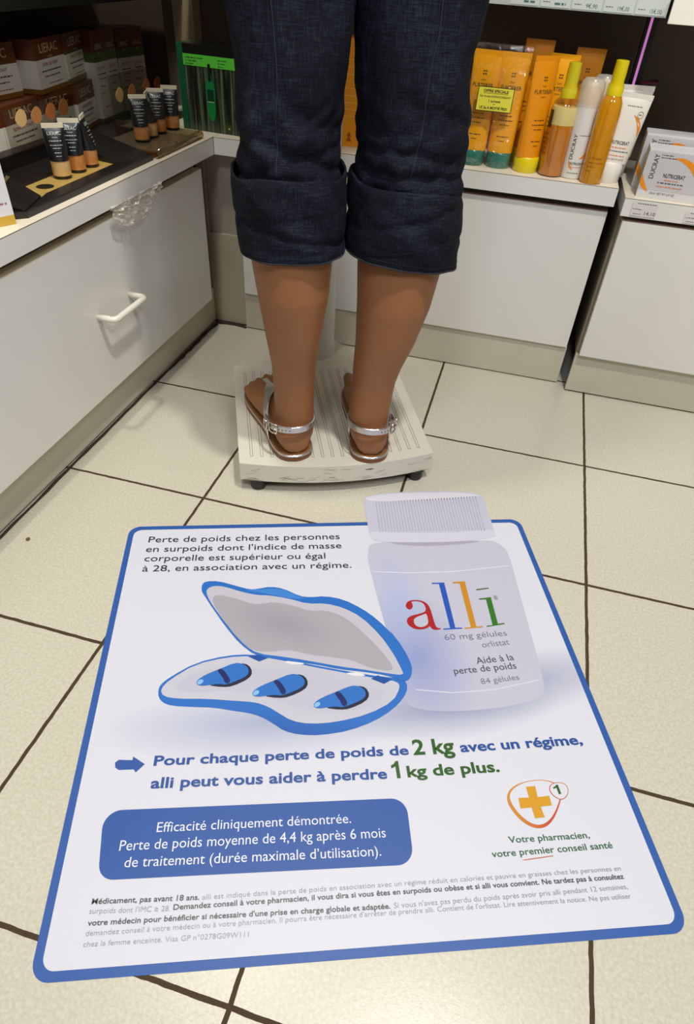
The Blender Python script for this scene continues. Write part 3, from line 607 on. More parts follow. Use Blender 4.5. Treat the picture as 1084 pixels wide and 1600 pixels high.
for s_, a, b, h_, w_, c in TEXTS:
    a = Vector(a)/1000; b = Vector(b)/1000; d = (b-a); wd = d.length; d.normalize(); nn = Vector((-d.y, d.x)); z = Z1+.0008
    if s_ == '1':
        hh = h_/1000; one = [(.50*wd, 0), (.50*wd, .70*hh), (.05*wd, .58*hh), (.05*wd, .76*hh), (.35*wd, .84*hh), (.60*wd, hh), (.86*wd, hh), (.86*wd, 0)]
        obj('lettering', flat([(a.x+d.x*u+nn.x*v, a.y+d.y*u+nn.y*v) for u, v in one], z), mat('print_t_'+c, TCOL[c], .4), MR); continue
    WGT[1] = .013 if c == 'fine' else .024
    write('lettering', s_, wd, h_/1000, lambda u, v, a=a, d=d, nn=nn, z=z: Vector((a.x+d.x*u+nn.x*v, a.y+d.y*u+nn.y*v, z)), mat('print_t_'+c, TCOL[c], .4), MR, WGT[w_])

# ================================================================ person (seen from behind, legs only in view)
PS, PN, PZ = 0.105, -0.22, 0.060
PR = thing('person', 'woman seen from behind in rolled dark jeans and silver sandals on the white scale', 'person', fpos(PS, PN, PZ), FROT)
def L3(s, n, z): return Vector((s-PS, n-PN, z-PZ))
def lring(cs, cn, z, a, b, n=40, p=2.0, rot=0.0):
    return [Vector((q.x-PS, q.y-PN, q.z-PZ)) for q in ring(cs, cn, z, a, b, n, p, rot)]
FOOT = {'left': dict(h=(0.0325, -0.2835), d=Vector((-0.215, 0.9766)).normalized(), out=-1),
        'right': dict(h=(0.1575, -0.3010), d=Vector((0.150, 0.9887)).normalized(), out=1)}
FB = 0.0735                                   # top of the footbed
FT = [(0.002, .014, .030), (.008, .0235, .046), (.02, .0285, .060), (.04, .0305, .070), (.065, .0295, .074), (.09, .0300, .068), (.12, .0335, .054), (.15, .0390, .042), (.18, .0430, .033), (.205, .0435, .026), (.222, .0380, .021)]
def fint(t, k):
    if t <= FT[0][0]: return FT[0][k]
    for a, b in zip(FT, FT[1:]):
        if t <= b[0]: f = (t-a[0])/(b[0]-a[0]); return a[k]+(b[k]-a[k])*f
    return FT[-1][k]
def fpt(F, t, x, z):
    """t along the foot from the heel, x sideways (+ = to the right), z height; -> person space"""
    d = F['d']; r = Vector((d.y, -d.x)); bend = -F['out']*0.006*max(0, (t-.08)/.16)**1.5
    return L3(F['h'][0]+d.x*t+r.x*(x+bend), F['h'][1]+d.y*t+r.y*(x+bend), z)
def foot_bm(F, bm):
    rings = []
    for t, w_, h_ in FT:
        r = []
        for k in range(32):
            a = 2*PI*k/32; c, s_ = math.cos(a), math.sin(a)
            zz = h_*.5 + h_*.5*s_ if s_ > 0 else h_*.5 + h_*.5*math.copysign(abs(s_)**.6, s_)
            ww = w_*(1 - .45*max(0, s_)**2 * (1 if t > .03 else .5)) if t > .05 else w_*(1-.25*max(0, s_)**2)
            r.append(fpt(F, t, ww*math.copysign(abs(c)**.85, c), FB-.001+zz))
        rings.append(r)
    loft(rings, bm=bm)
    o_ = F['out']
    toes = [(-o_*.029, .205, .258, .0115), (-o_*.009, .207, .260, .0088), (o_*.0085, .204, .252, .0082), (o_*.0235, .198, .243, .0078), (o_*.036, .188, .230, .0076)]
    for x, t0, t1, r in toes:
        pts = [fpt(F, t0+(t1-t0)*k/6, x*(1+.04*k/6), FB+r*1.0+.004*math.sin(PI*k/6)) for k in range(7)]
        tube(pts, [r*.9, r, r*.97, r*.95, r*1.02, r*.9, r*.45], 14, bm)
sk = bmesh.new()
LEGS = {'left': [(.090, .0320, -.243, .030, .034), (.11, .0315, -.243, .0325, .037), (.14, .0300, -.240, .0330, .037), (.175, .0295, -.239, .0345, .038), (.20, .0290, -.240, .0350, .039), (.228, .0290, -.242, .0365, .042), (.28, .0280, -.246, .0440, .050), (.35, .0275, -.248, .0540, .059), (.41, .0255, -.243, .0605, .061), (.47, .0250, -.232, .0570, .056), (.53, .0270, -.222, .0560, .056), (.60, .0300, -.212, .0600, .064), (.70, .0320, -.202, .0700, .076), (.80, .0330, -.192, .0780, .086), (.90, .040, -.182, .082, .095)],
        'right': [(.090, .1590, -.259, .030, .034), (.11, .1585, -.258, .0325, .037), (.14, .1585, -.256, .0350, .037), (.175, .1610, -.254, .0360, .038), (.20, .1630, -.254, .0365, .039), (.228, .1665, -.254, .0400, .043), (.27, .1750, -.254, .0475, .051), (.333, .1830, -.253, .0570, .060), (.395, .1875, -.248, .0640, .062), (.47, .1890, -.235, .0590, .057), (.53, .1895, -.222, .0580, .056), (.60, .1880, -.212, .0610, .064), (.70, .1860, -.202, .0700, .076), (.80, .1820, -.192, .0780, .086), (.90, .172, -.182, .082, .095)]}
for k in ('left', 'right'):
    loft([lring(c, n_, z, a, b, 40) for z, c, n_, a, b in LEGS[k]], bm=sk)
    foot_bm(FOOT[k], sk)
    F = FOOT[k]
# hips, torso, arms and head (above the frame)
loft([lring(.107, n_, z, a, b, 40, 2.3) for z, n_, a, b in [(.82, -.19, .13, .09), (.90, -.185, .165, .115), (.98, -.185, .165, .115), (1.08, -.18, .135, .095), (1.16, -.175, .13, .09), (1.28, -.17, .155, .105), (1.38, -.165, .17, .10), (1.44, -.16, .14, .08), (1.475, -.155, .07, .06)]], bm=sk)
loft([lring(.107, n_, z, a, b, 32) for z, n_, a, b in [(1.45, -.155, .055, .055), (1.53, -.145, .05, .053), (1.56, -.14, .055, .065), (1.60, -.135, .070, .085), (1.66, -.135, .077, .095), (1.72, -.135, .070, .088), (1.76, -.14, .045, .06), (1.775, -.14, .01, .015)]], bm=sk)
for sg in (-1, 1):
    sh = L3(.107+sg*.165, -.16, 1.42); el = L3(.107+sg*.215, -.15, 1.15); wr = L3(.107+sg*.10, .07, 1.16)
    tube([sh, sh.lerp(el, .3), sh.lerp(el, .7), el, el.lerp(wr, .25), el.lerp(wr, .6), wr], [.045, .046, .040, .038, .038, .032, .025], 20, sk)
    dr_ = (wr-el).normalized(); sd = dr_.cross(Vector((0, 0, 1))).normalized(); dn = Vector((0, 0, -1))
    tube([wr, wr+dr_*.03, wr+dr_*.06, wr+dr_*.085], [.024, .033, .036, .030], 16, sk)
    for q, ln in ((-.027, .062), (-.009, .072), (.009, .068), (.026, .052)):
        b0 = wr+dr_*.078+sd*q; tube([b0, b0+dr_*ln*.5+dn*.004, b0+dr_*ln*.8+dn*.022, b0+dr_*ln*.85+dn*.038], [.0095, .0088, .008, .006], 12, sk)
    b0 = wr+dr_*.03-sd*sg*.025; tube([b0, b0-sd*sg*.025+dr_*.02, b0-sd*sg*.03+dr_*.05+dn*.008], [.012, .010, .007], 12, sk)
SKIN = mat('skin', (146, 97, 61), .50, spec=.35, var=.07, vscale=26, bump=.08, bscale=260, sss=.0)
so = obj('body_tmp', sk)
md = so.modifiers.new('r', 'REMESH'); md.mode = 'VOXEL'; md.voxel_size = 0.0032
md = so.modifiers.new('c', 'SMOOTH'); md.factor = .6; md.iterations = 5
dg = bpy.context.evaluated_depsgraph_get(); me = bpy.data.meshes.new_from_object(so.evaluated_get(dg))
bpy.data.objects.remove(so)
body = obj('body', me, SKIN, PR, True)
# small face, ears, eyes, hair and top: out of the frame but part of her
fc = L3(.107, -.05, 1.64)
for sg in (-1, 1):
    obj('eye', lathe([(0, -.011), (.008, -.008), (.011, 0), (.008, .008), (0, .011)], 16), mat('eye_white', (235, 232, 225), .2), PR, True).location = fc+Vector((sg*.030, -.012, .01))
    obj('ear', loft([[Vector((sg*(.073+.006*math.cos(a)), .02+.014*math.sin(a)*k, .012*k+.022*math.cos(a)*k)) + L3(.107, -.16, 1.63) for a in [2*PI*i/16 for i in range(16)]] for k in (.4, 1.0)]), SKIN, PR, True)
obj('nose', loft([ring(fc.x, fc.y+.002, fc.z-.03, .014, .016, 16), ring(fc.x, fc.y+.004, fc.z-.02, .012, .020, 16), ring(fc.x, fc.y-.004, fc.z+.015, .006, .010, 16)]), SKIN, PR, True)
obj('mouth', loft([ring(fc.x, fc.y-.008, fc.z-.060, .012, .008, 16), ring(fc.x, fc.y-.004, fc.z-.054, .022, .010, 16), ring(fc.x, fc.y-.008, fc.z-.047, .012, .008, 16)]), mat('lips', (150, 72, 66), .4), PR, True)
obj('hair', loft([lring(.107, n_, z, a, b, 40) for z, n_, a, b in [(1.46, -.215, .075, .035), (1.52, -.205, .082, .050), (1.60, -.185, .087, .070), (1.68, -.165, .088, .085), (1.74, -.155, .078, .080), (1.785, -.15, .05, .055), (1.80, -.15, .01, .01)]]), mat('dark_hair', (42, 28, 20), .5, bump=.5, bscale=120), PR, True)
obj('blouse', loft([lring(.107, n_, z, a, b, 48, 2.3) for z, n_, a, b in [(1.02, -.182, .168, .122), (1.08, -.18, .148, .108), (1.16, -.175, .142, .102), (1.28, -.17, .168, .117), (1.38, -.165, .182, .112), (1.445, -.16, .150, .090), (1.470, -.157, .085, .068)]], False, False), mat('white_blouse', (205, 200, 190), .7), PR, True)
# sandals
BROWN = mat('leather_brown', (120, 74, 34), .45, bump=.2, bscale=200, var=.12, vscale=60); SILV = mat('silver_leather', (205, 200, 196), .24, metal=.85, bump=.25, bscale=420)
STEEL = mat('buckle_steel', (225, 222, 215), .15, metal=1)
def sole_w(t):
    tab = [(0, .004), (.004, .018), (.012, .0275), (.025, .0335), (.05, .0360), (.09, .0335), (.12, .0360), (.155, .0420), (.19, .0465), (.22, .0450), (.245, .036), (.258, .022), (.264, .006)]
    for a, b in zip(tab, tab[1:]):
        if t <= b[0]: return a[1]+(b[1]-a[1])*(t-a[0])/(b[0]-a[0])
    return .006
def outline(F, grow=0):
    ts = [0, .002, .005, .009, .014, .02, .03, .045, .06, .075, .09, .105, .12, .14, .16, .18, .2, .215, .23, .24, .25, .256, .261, .264]
    Lp = [(t, -sole_w(t)-grow) for t in ts]; Rp = [(t, sole_w(t)+grow) for t in reversed(ts)]
    return Lp+Rp
for k in ('left', 'right'):
    F = FOOT[k]; o_ = F['out']
    def at(ol, z): return [fpt(F, t-.004, x, z) for t, x in ol]
    ol = outline(F)
    ctr = lambda z, sc_: [fpt(F, .13+(t-.13)*sc_-.004, x*sc_, z) for t, x in ol]
    sole = obj('sandal', loft([ctr(.0603, .985), ctr(.0615, 1.0), ctr(.0705, 1.0)], True, True), BROWN, PR, 50, label=k+' brown leather sandal sole')
    rim = loft([ctr(.0700, 1.002), ctr(.0702, 1.012), ctr(.0725, 1.010), ctr(.0732, .985)], False, False)
    obj('rim', rim, SILV, sole, True)
    obj('footbed', loft([ctr(.0704, .985), ctr(.0729, .985)], False, True), mat('footbed_tan', (132, 88, 48), .5), sole, 40)
    # strap behind the heel
    path = []
    for i in range(33):
        a = math.radians(-118+236*i/32); x = .0405*math.sin(a)*(1.0 if abs(math.sin(a)) < .99 else 1); t = .048-.0515*math.cos(a)
        zc = .1265 - .010*(1-math.cos(a))*.9 if True else 0
        p_ = fpt(F, t, x, zc); q_ = fpt(F, t+(-.001)*math.cos(a), x+.001*math.sin(a), zc)
        path.append((p_, (q_-p_), (0, 0, 1)))
    obj('heel_strap', strap(path, .0125, .0022), SILV, sole, 40)
    hl = bmesh.new()
    for i in range(7):
        a = math.radians(o_*(22-i*0+ (-1)*0) + o_*i*4.2); 
        x = .0432*math.sin(a); t = .048-.0542*math.cos(a); zc = .1265-.009*(1-math.cos(a)); c_ = fpt(F, t, x, zc)
        if i % 2 == 0:
            nn = (c_-fpt(F, .048, 0, zc)).normalized(); tube([c_-nn*.0004, c_+nn*.0002], .0009, 10, hl)
    obj('strap_holes', hl, mat('hole_dark', (60, 48, 40), .7), sole)
    # side straps over the instep, down to the toe post
    def sp(t, ph, off, side):
        w_, h_ = fint(t, 1), fint(t, 2)
        c_, s_ = math.cos(ph), math.sin(ph)
        ww = w_*(1-.45*max(0, s_)**2)
        return fpt(F, t, side*(ww*c_+off*c_), FB+h_*.5+h_*.5*s_+off*s_)
    for side in (-1, 1):
        path = []
        for i in range(21):
            f = i/20; t = .066+.104*f**1.1; ph = math.radians(-8+98*f**.8)
            a0 = sp(t, ph, .0058, side); a1 = sp(t, ph, .0080, side); nn = (a1-a0)
            b = sp(.066+.104*min(1, f+.03)**1.1, math.radians(-8+98*min(1, f+.03)**.8), .0058, side) - sp(.066+.104*max(0, f-.03)**1.1, math.radians(-8+98*max(0, f-.03)**.8), .0058, side)
            path.append((a0, nn, nn.cross(b)))
        w1 = .012 if side == -o_ else .021
        obj('instep_strap', strap(path, w1, .0022), SILV, sole, 40)
        # lower tab down to the sole with a ring
        q0, q1 = sp(.068, math.radians(-4), .006, side), fpt(F, .060, side*.0352, .0715)
        obj('side_tab', tube([q0, q0.lerp(q1, .5)+(q0-sp(.068, 0, 0, side))*.2, q1], .0022, 10), STEEL, sole, True)
    path = []
    for i in range(9):
        t = .168+.055*i/8; a0 = sp(t, PI/2, .003, 1); path.append((a0, Vector((0, 0, 1)), fpt(F, t, .01, 0)-fpt(F, t, 0, 0)))
    obj('toe_strap', strap(path, .011, .002), SILV, sole, 40)
    # buckle on the outer side
    a = math.radians(o_*62); bc = Vector(); rr = []
    def bp(da, dz, off=.0035):
        aa = math.radians(o_*(62+da)); zc = .1265-.009*(1-math.cos(aa))
        return fpt(F, .048-(.0515+off)*math.cos(aa), (.0405+off)*math.sin(aa), zc+dz)
    pts = [bp(-11, -.0085), bp(-11, .0085), bp(0, .0092, .0042), bp(11, .0085), bp(11, -.0085), bp(0, -.0092, .0042), bp(-11, -.0085)]
    obj('buckle', tube(pts, .0015, 8), STEEL, sole, True)
    obj('buckle_pin', tube([bp(-11, 0, .005), bp(0, 0, .0055), bp(11, 0, .005)], .0011, 8), STEEL, sole, True)
    rg_ = [bp(30+9*math.cos(u), .011*math.sin(u)-.004, .004) for u in [2*PI*i/20 for i in range(21)]]
    obj('strap_ring', tube(rg_, .0013, 8), STEEL, sole, True)
# painted nails
for k in ('left', 'right'):
    F = FOOT[k]; o_ = F['out']
    nb = bmesh.new()
    for x, t1, r in ((-o_*.030, .252, .0075), (-o_*.0094, .254, .0055), (o_*.0088, .246, .005), (o_*.0245, .237, .0048), (o_*.0375, .224, .0045)):
        n_ = obj('toenail', loft([[fpt(F, t1+r*math.sin(2*PI*i/14), x+r*.8*math.cos(2*PI*i/14), FB+z) for i in range(14)] for z in (r*1.7, r*2.25)]), mat('nail_polish', (84, 26, 34), .2), body, True)
    nb.free()

# jeans
def denim():
    m = mat('denim', (38, 44, 66), .85, spec=.2); N = m.node_tree.nodes; L = m.node_tree.links; b = N['Principled BSDF']
    tc = N.new('ShaderNodeTexCoord')
    def streak(sx, sy, sz, sc_, det=3):
        mp = N.new('ShaderNodeMapping'); mp.inputs['Scale'].default_value = (sx, sy, sz); L.new(tc.outputs['Object'], mp.inputs[0])
        n = N.new('ShaderNodeTexNoise'); n.inputs['Scale'].default_value = sc_; n.inputs['Detail'].default_value = det; L.new(mp.outputs[0], n.inputs['Vector']); return n.outputs[0]
    v = streak(1, 1, .05, 900, 2); h = streak(.06, .06, 1, 1000, 2); big = streak(1, 1, .6, 9, 4)
    def mth(op, a, c):
        k = N.new('ShaderNodeMath'); k.operation = op; L.new(a, k.inputs[0])
        if isinstance(c, float): k.inputs[1].default_value = c
        else: L.new(c, k.inputs[1])
        return k.outputs[0]
    s_ = mth('ADD', mth('MULTIPLY', v, .45), mth('MULTIPLY', h, .45)); s2 = mth('ADD', s_, mth('MULTIPLY', big, .5))
    cr = N.new('ShaderNodeValToRGB'); cr.color_ramp.elements[0].position = .50; cr.color_ramp.elements[0].color = lin((6, 7, 14)); cr.color_ramp.elements[1].position = .90; cr.color_ramp.elements[1].color = lin((42, 47, 64))
    e = cr.color_ramp.elements.new(.70); e.color = lin((13, 15, 26))
    L.new(s2, cr.inputs[0]); L.new(cr.outputs[0], b.inputs['Base Color'])
    bp_ = N.new('ShaderNodeBump'); bp_.inputs['Strength'].default_value = .35; bp_.inputs['Distance'].default_value = .0008; L.new(s_, bp_.inputs['Height']); L.new(bp_.outputs[0], b.inputs['Normal'])
    return m
DEN = denim()
def interp(tab, z):
    for a, b in zip(tab, tab[1:]):
        if z <= b[0]:
            f = max(0, (z-a[0])/(b[0]-a[0])); f = f*f*(3-2*f)*.5+f*.5
            return [a[k]+(b[k]-a[k])*f for k in range(1, len(a))]
    return tab[-1][1:]
# (z, s left edge, s right edge, n centre, half depth)
JL = [(.43, -.050, .100, -.232, .073), (.505, -.046, .0950, -.226, .072), (.540, -.044, .0955, -.222, .073), (.573, -.0445, .0945, -.218, .074), (.607, -.041, .0975, -.214, .077), (.635, -.0435, .1005, -.212, .080), (.667, -.0485, .1030, -.208, .083), (.70, -.055, .106, -.205, .087), (.78, -.066, .108, -.198, .098), (.86, -.070, .112, -.192, .106)]
JR = [(.43, .110, .266, -.240, .075), (.505, .115, .2645, -.232, .073), (.540, .115, .2665, -.228, .074), (.585, .1145, .2665, -.222, .076), (.613, .112, .260, -.218, .078), (.640, .111, .257, -.215, .080), (.675, .109, .267, -.210, .085), (.70, .108, .270, -.207, .088), (.78, .106, .282, -.198, .099), (.86, .102, .285, -.192, .106)]
def fold(a, z, sd):
    """soft horizontal and slanting creases of the cloth, strongest behind the knee"""
    k = math.exp(-((z-.545)/.060)**2)
    d = .0075*k*(noise.noise((math.cos(a)*1.3+sd, math.sin(a)*1.3, z*34+math.cos(a)*2.2))) + .0055*k*noise.noise((math.cos(a)*2.1+sd*3, math.sin(a)*2, z*62-math.cos(a)*3))
    d += .0042*noise.noise((math.cos(a)*1.6+sd, math.sin(a)*1.6+4, z*11)) + .0020*noise.noise((math.cos(a)*4+sd, math.sin(a)*4, z*22))
    for z0, sl, am, wd in ((.528, .020, .0042, .0075), (.548, -.026, .0040, .008), (.572, .030, .0034, .009), (.600, -.036, .0030, .011), (.515, .006, .0040, .006)):
        c_ = z - (z0 + sl*math.cos(a+sd)); d -= 1.7*am*math.exp(-(c_/wd)**2)*(.55+.45*math.sin(a*1.5+sd*5+z0*90))
    return d
jb = bmesh.new()
for tab, sd in ((JL, 0.3), (JR, 2.1)):
    rings = []
    for i in range(130):
        z = .44+(.86-.44)*i/129; l, r, cn_, hd_ = interp(tab, z); c_ = (l+r)/2; a_ = (r-l)/2; rg = []
        for k in range(96):
            t = 2*PI*k/96; d = fold(t, z, sd); e = 2/2.25
            x = math.copysign(abs(math.cos(t))**e, math.cos(t)); y = math.copysign(abs(math.sin(t))**e, math.sin(t))
            damp = 1-.55*abs(math.cos(t))
            rg.append(L3(c_+x*(a_+d*damp), cn_+y*(hd_+d), z))
        rings.append(rg)
    loft(rings, False, True, jb)
loft([lring(.107, n_, z, a, b, 96, 2.4) for z, n_, a, b in [(.80, -.192, .172, .095), (.84, -.19, .180, .112), (.92, -.187, .182, .126), (1.0, -.185, .172, .125), (1.06, -.182, .152, .112)]], True, False, jb)
jo = obj('jeans', jb, DEN, PR, True)
def cuff(name, top, bot, sd, lab):
    """top/bot: list of (s left, s right, z left, z right, n centre, half depth)"""
    bm = bmesh.new(); rings = []
    M_ = 40
    for i in range(M_+1):
        f = i/M_; rg = []
        A, B = top, bot
        v = [A[k]+(B[k]-A[k])*f for k in range(6)]
        c_ = (v[0]+v[1])/2; a_ = (v[1]-v[0])/2; bul = .0030*math.sin(PI*f)**.7
        if f < .08: bul -= .0020*(1-f/.08)
        for k in range(110):
            t = 2*PI*k/110; x, y = math.cos(t), math.sin(t); e = 2/2.3
            xx = math.copysign(abs(x)**e, x); yy = math.copysign(abs(y)**e, y)
            z = (v[2]*(1-x)/2+v[3]*(1+x)/2) + .0035*noise.noise((x*1.5+sd, y*1.5, f*2)) + (.0030*math.sin(3*t+sd*2) if f < .5 else .0012*math.sin(2*t+sd))*abs(1-2*f)
            d = .0062*noise.noise((x*1.3+sd, y*1.3, z*26+x*1.8)) + .0020*noise.noise((x*3+sd, y*3, z*60))
            for z0, sl, am, wd in ((.470, .016, .0030, .006), (.445, -.012, .0034, .005), (.428, .006, .0016, .0028)):
                cz = z-(z0+sl*x+.004*math.sin(2*t+sd)); d -= 1.6*am*math.exp(-(cz/wd)**2)*(.5+.5*math.sin(1.3*t+sd*4+z0*70))
            dp = 1-.5*abs(x)
            rg.append(L3(c_+xx*(a_+(d+bul)*dp), v[4]+yy*(v[5]+d+bul), z))
        rings.append(rg)
    t_ = loft(rings, False, False)
    o = obj(name, t_, DEN, jo, True, label=lab); md = o.modifiers.new('s', 'SOLIDIFY'); md.thickness = .0032; md.offset = -1
    # stitched hem, just above the lower edge
    i0 = M_-3; pts = rings[i0]; cen_ = sum(pts, Vector())/len(pts)
    h_ = bmesh.new()
    for k in range(0, 110):
        p0 = pts[k]; p1 = pts[(k+1) % 110]; dr_ = Vector((p0.x-cen_.x, p0.y-cen_.y, 0)).normalized()*.0004
        tube([p0+dr_, p0.lerp(p1, .62)+dr_], .00045, 5, h_)
    obj('hem_stitching', h_, mat('navy_thread', (16, 18, 34), .8), o)
    rims = bmesh.new(); tube(rings[-1]+[rings[-1][0]], .0013, 6, rims, cap=False)
    obj('frayed_edge', rims, mat('worn_edge', (36, 38, 48), .9, var=.3, vscale=200), o, True)
cuff('cuff', (-.0560, .1015, .5120, .5180, -.226, .080), (-.0475, .1040, .4105, .4170, -.234, .076), 0.4, 'rolled cuff of the left leg')
cuff('cuff', (.1095, .2695, .5120, .4960, -.232, .081), (.1045, .2735, .4170, .3940, -.241, .078), 2.9, 'rolled cuff of the right leg')
# side seams down the back of each leg
for tab, sd, fr in ((JL, .3, .36), (JR, 2.1, .42)):
    pts = []
    for i in range(60):
        z = .515+(.83-.515)*i/59; l, r, cn_, hd_ = interp(tab, z); c_ = (l+r)/2; a_ = (r-l)/2
        t = math.radians(-90 + (fr-.5)*150 + (14*math.sin((z-.5)*9) if sd > 1 else 4)); e = 2/2.25; d = fold(t % (2*PI), z, sd)
        x = math.copysign(abs(math.cos(t))**e, math.cos(t)); y = math.copysign(abs(math.sin(t))**e, math.sin(t))
        pts.append(L3(c_+x*(a_+d*(1-.55*abs(math.cos(t)))), cn_+y*(hd_+d), z))
    obj('seam', tube(pts, .0010, 6), mat('seam_blue', (26, 30, 44), .85), jo, True)

# ================================================================ products on the back worktop
def arc(cx, cy, r, a, off=0.0004):
    """place(u,v) on an upright cylinder: u measured round from angle a (deg, -90 = towards camera)"""
    def f(u, v, z0=0):
        t = math.radians(a)+u/r; return Vector((cx+(r+off)*math.cos(t), cy+(r+off)*math.sin(t), v))
    return f
ORANGE = mat('tube_orange', (255, 176, 10), .30, coat=.5, sss=.05)
DKINK = mat('ink_brown', (66, 40, 14), .5)
def tube_rings(h, capz, rx, ry, top, n=48, flare=1.0):
    out = []
    for i in range(22):
        f = i/21; z = capz+(h-capz-.008)*f
        a = rx+(top-rx)*f**.9; b = ry*(1-f)**.75+.0016*f
        out.append((z, a, b))
    return out
def squeeze_tube(name, label, loc, rz, h, caph, rx, ry, top, body_m, cap_m, cap_r, group=None, crimp_m=None):
    t = thing(name, label, 'tube', loc, rz, group)
    R = tube_rings(h, caph, rx, ry, top)
    bm = loft([ring(0, 0, z, a, b, 48, 2.1) for z, a, b in R])
    b_ = obj('tube_body', bm, body_m, t, 50)
    obj('crimped_end', box(-top, top, -.0012, .0012, h-.0085, h, .0003), crimp_m or body_m, t)
    obj('cap', lathe([(0, 0), (cap_r-.001, 0), (cap_r, .0012), (cap_r, caph-.001), (cap_r-.0015, caph+.001), (0, caph+.001)], 48), cap_m, t, 40)
    def front(u, v):
        # u from the tube centre, v = height; point on the front face
        f = max(0, min(1, (v-caph)/(h-caph-.008))); a = rx+(top-rx)*f**.9; bb = ry*(1-f)**.75+.0016*f
        q = min(.98, abs(u)/a); y = -bb*(1-q**2.1)**(1/2.1)
        return Vector((u, y-.0006, v))
    return t, front
def tube_text(t, front, s_, xc, z, wd, cap, m, wt=0, rot=False):
    if rot: write('lettering', s_, wd, cap, lambda u, v: front(xc-v, z+u), m, t, wt)
    else: write('lettering', s_, wd, cap, lambda u, v: front(xc-wd/2+u, z+v), m, t, wt)
TEAL = mat('cap_teal', (44, 128, 112), .25, trans=.15, coat=.5)
YEL = mat('cap_yellow', (226, 204, 14), .3, coat=.4)
def furterer(label, loc, rz, cap_m, dark=False, h=.188, xt=0):
    t, fr_ = squeeze_tube('hair_care_tube', label, loc, rz, h, .026, .0245, .019, .027, mat('tube_orange_dark', (230, 144, 10), .3, coat=.5) if dark else ORANGE, cap_m, .0238, 'orange hair care tubes')
    # four-petal mark, name, lines of print
    for dx in (-1, 1):
        for dz in (-1, 1):
            write('mark', 'o', .0034, .0030, lambda u, v, dx=dx, dz=dz: fr_(dx*.0021-.0017+u, h-.035+dz*.0022+v), mat('ink_olive', (44, 62, 30), .5), t, .05)
    tube_text(t, fr_, 'RENE', 0, h-.0465, .008, .0022, DKINK)
    tube_text(t, fr_, 'FURTERER', 0, h-.057, .038, .0066, mat('ink_olive', (44, 62, 30), .5))
    tube_text(t, fr_, 'PARIS', 0, h-.063, .010, .0022, DKINK)
    for k in range(5): tube_text(t, fr_, ('~a', '~b', '~c', '~d', '~e')[k], 0, h-.100-.0075*k-(.012 if k > 2 else 0), (.022, .028, .018, .022, .010)[k], .0028, DKINK)
    return t
tubeA = furterer('orange tube with teal cap beside the jeans, left one of the wrapped pair', (0.3125, 0.358, ZT), math.radians(-4), TEAL)
tubeB = furterer('orange tube with teal cap, right one of the pair sharing the yellow offer sticker', (0.3645, 0.360, ZT), math.radians(2), TEAL)
tubeC = furterer('orange tube with yellow cap standing left of the two-phase spray bottle', (0.4200, 0.350, ZT), math.radians(38), YEL, True)
tubeD = furterer('orange tube with yellow cap half hidden behind the two-phase spray bottle', (0.4510, 0.398, ZT), math.radians(-6), YEL, h=.189)
tubeE = furterer('dark orange tube with yellow cap standing at the back, right of the row', (0.4960, 0.440, ZT), math.radians(6), YEL, True, h=.198)
tubeF = furterer('dark orange tube with yellow cap at the very back behind the wrapped pair', (0.4000, 0.430, ZT), math.radians(0), YEL, True, h=.205)
# shrink wrap round the pair + sticker: sold as one pack
pack = thing('tube_pack', 'two orange tubes with teal caps in clear shiny wrap under a yellow offer sticker', 'tube pack', (0.3390, 0.359, ZT))
for tb in (tubeA, tubeB):
    B_ = Matrix.Translation(-pack.location) @ Matrix.Translation(tb.location) @ Matrix.Rotation(tb.rotation_euler.z, 4, 'Z')
    for ch in list(tb.children): ch.parent = pack; ch.matrix_basis = B_ @ ch.matrix_basis
    bpy.data.objects.remove(tb)
wr = bmesh.new(); rings = []
for i in range(24):
    f = i/23; z = .0012+.197*f; rg = []
    for k in range(80):
        t_ = 2*PI*k/80; a_ = .0520+.002*f; b_ = .0262*(1-f*.86)+.0015; e = 2/3.2
        x = a_*math.copysign(abs(math.cos(t_))**e, math.cos(t_)); y = b_*math.copysign(abs(math.sin(t_))**e, math.sin(t_))
        d = .0022*noise.noise((x*60, y*60, z*50))+.0012*noise.noise((x*160, y*160, z*150))
        rg.append(Vector((x*(1+d*6), y+math.copysign(abs(d)*.6, y), z)))
    rings.append(rg)
wrap = obj('plastic_wrap', loft(rings, False, True), clear('wrap', gloss=.6, rough=.05, wrinkle=.7), pack, True)
st = obj('offer_sticker', box(-.0335, .0335, -.0005, .0002, 0, .039), mat('sticker_black', (38, 28, 10), .5), pack)
st.location = (.0005, -.0300, .096); st.rotation_euler = (math.radians(-10), 0, math.radians(1))
obj('paper', box(-.0322, .0322, -.0008, .0002, .0013, .0377), mat('sticker_yellow', (224, 216, 60), .5), st)
for s_, z, wd, cp, wt_ in (('OFFRE SPECIALE', .0305, .046, .0046, .03), ('Gel douche RAFRAICHISSANT', .0225, .058, .0035, .01), ('1 acheté', .0150, .022, .0038, .02), ('=', .0110, .003, .002, .02), ('LE 2e A MOITIÉ PRIX', .0040, .052, .0042, .03)):
    write('lettering', s_, wd, cp, lambda u, v, wd=wd, z=z: Vector((-wd/2+u, -.0010, z+v)), mat('sticker_black', (38, 28, 10), .5), st, wt_)
obj('underline', box(-.023, .023, -.00105, -.0008, .0286, .0291), mat('sticker_black', (38, 28, 10), .5), st)

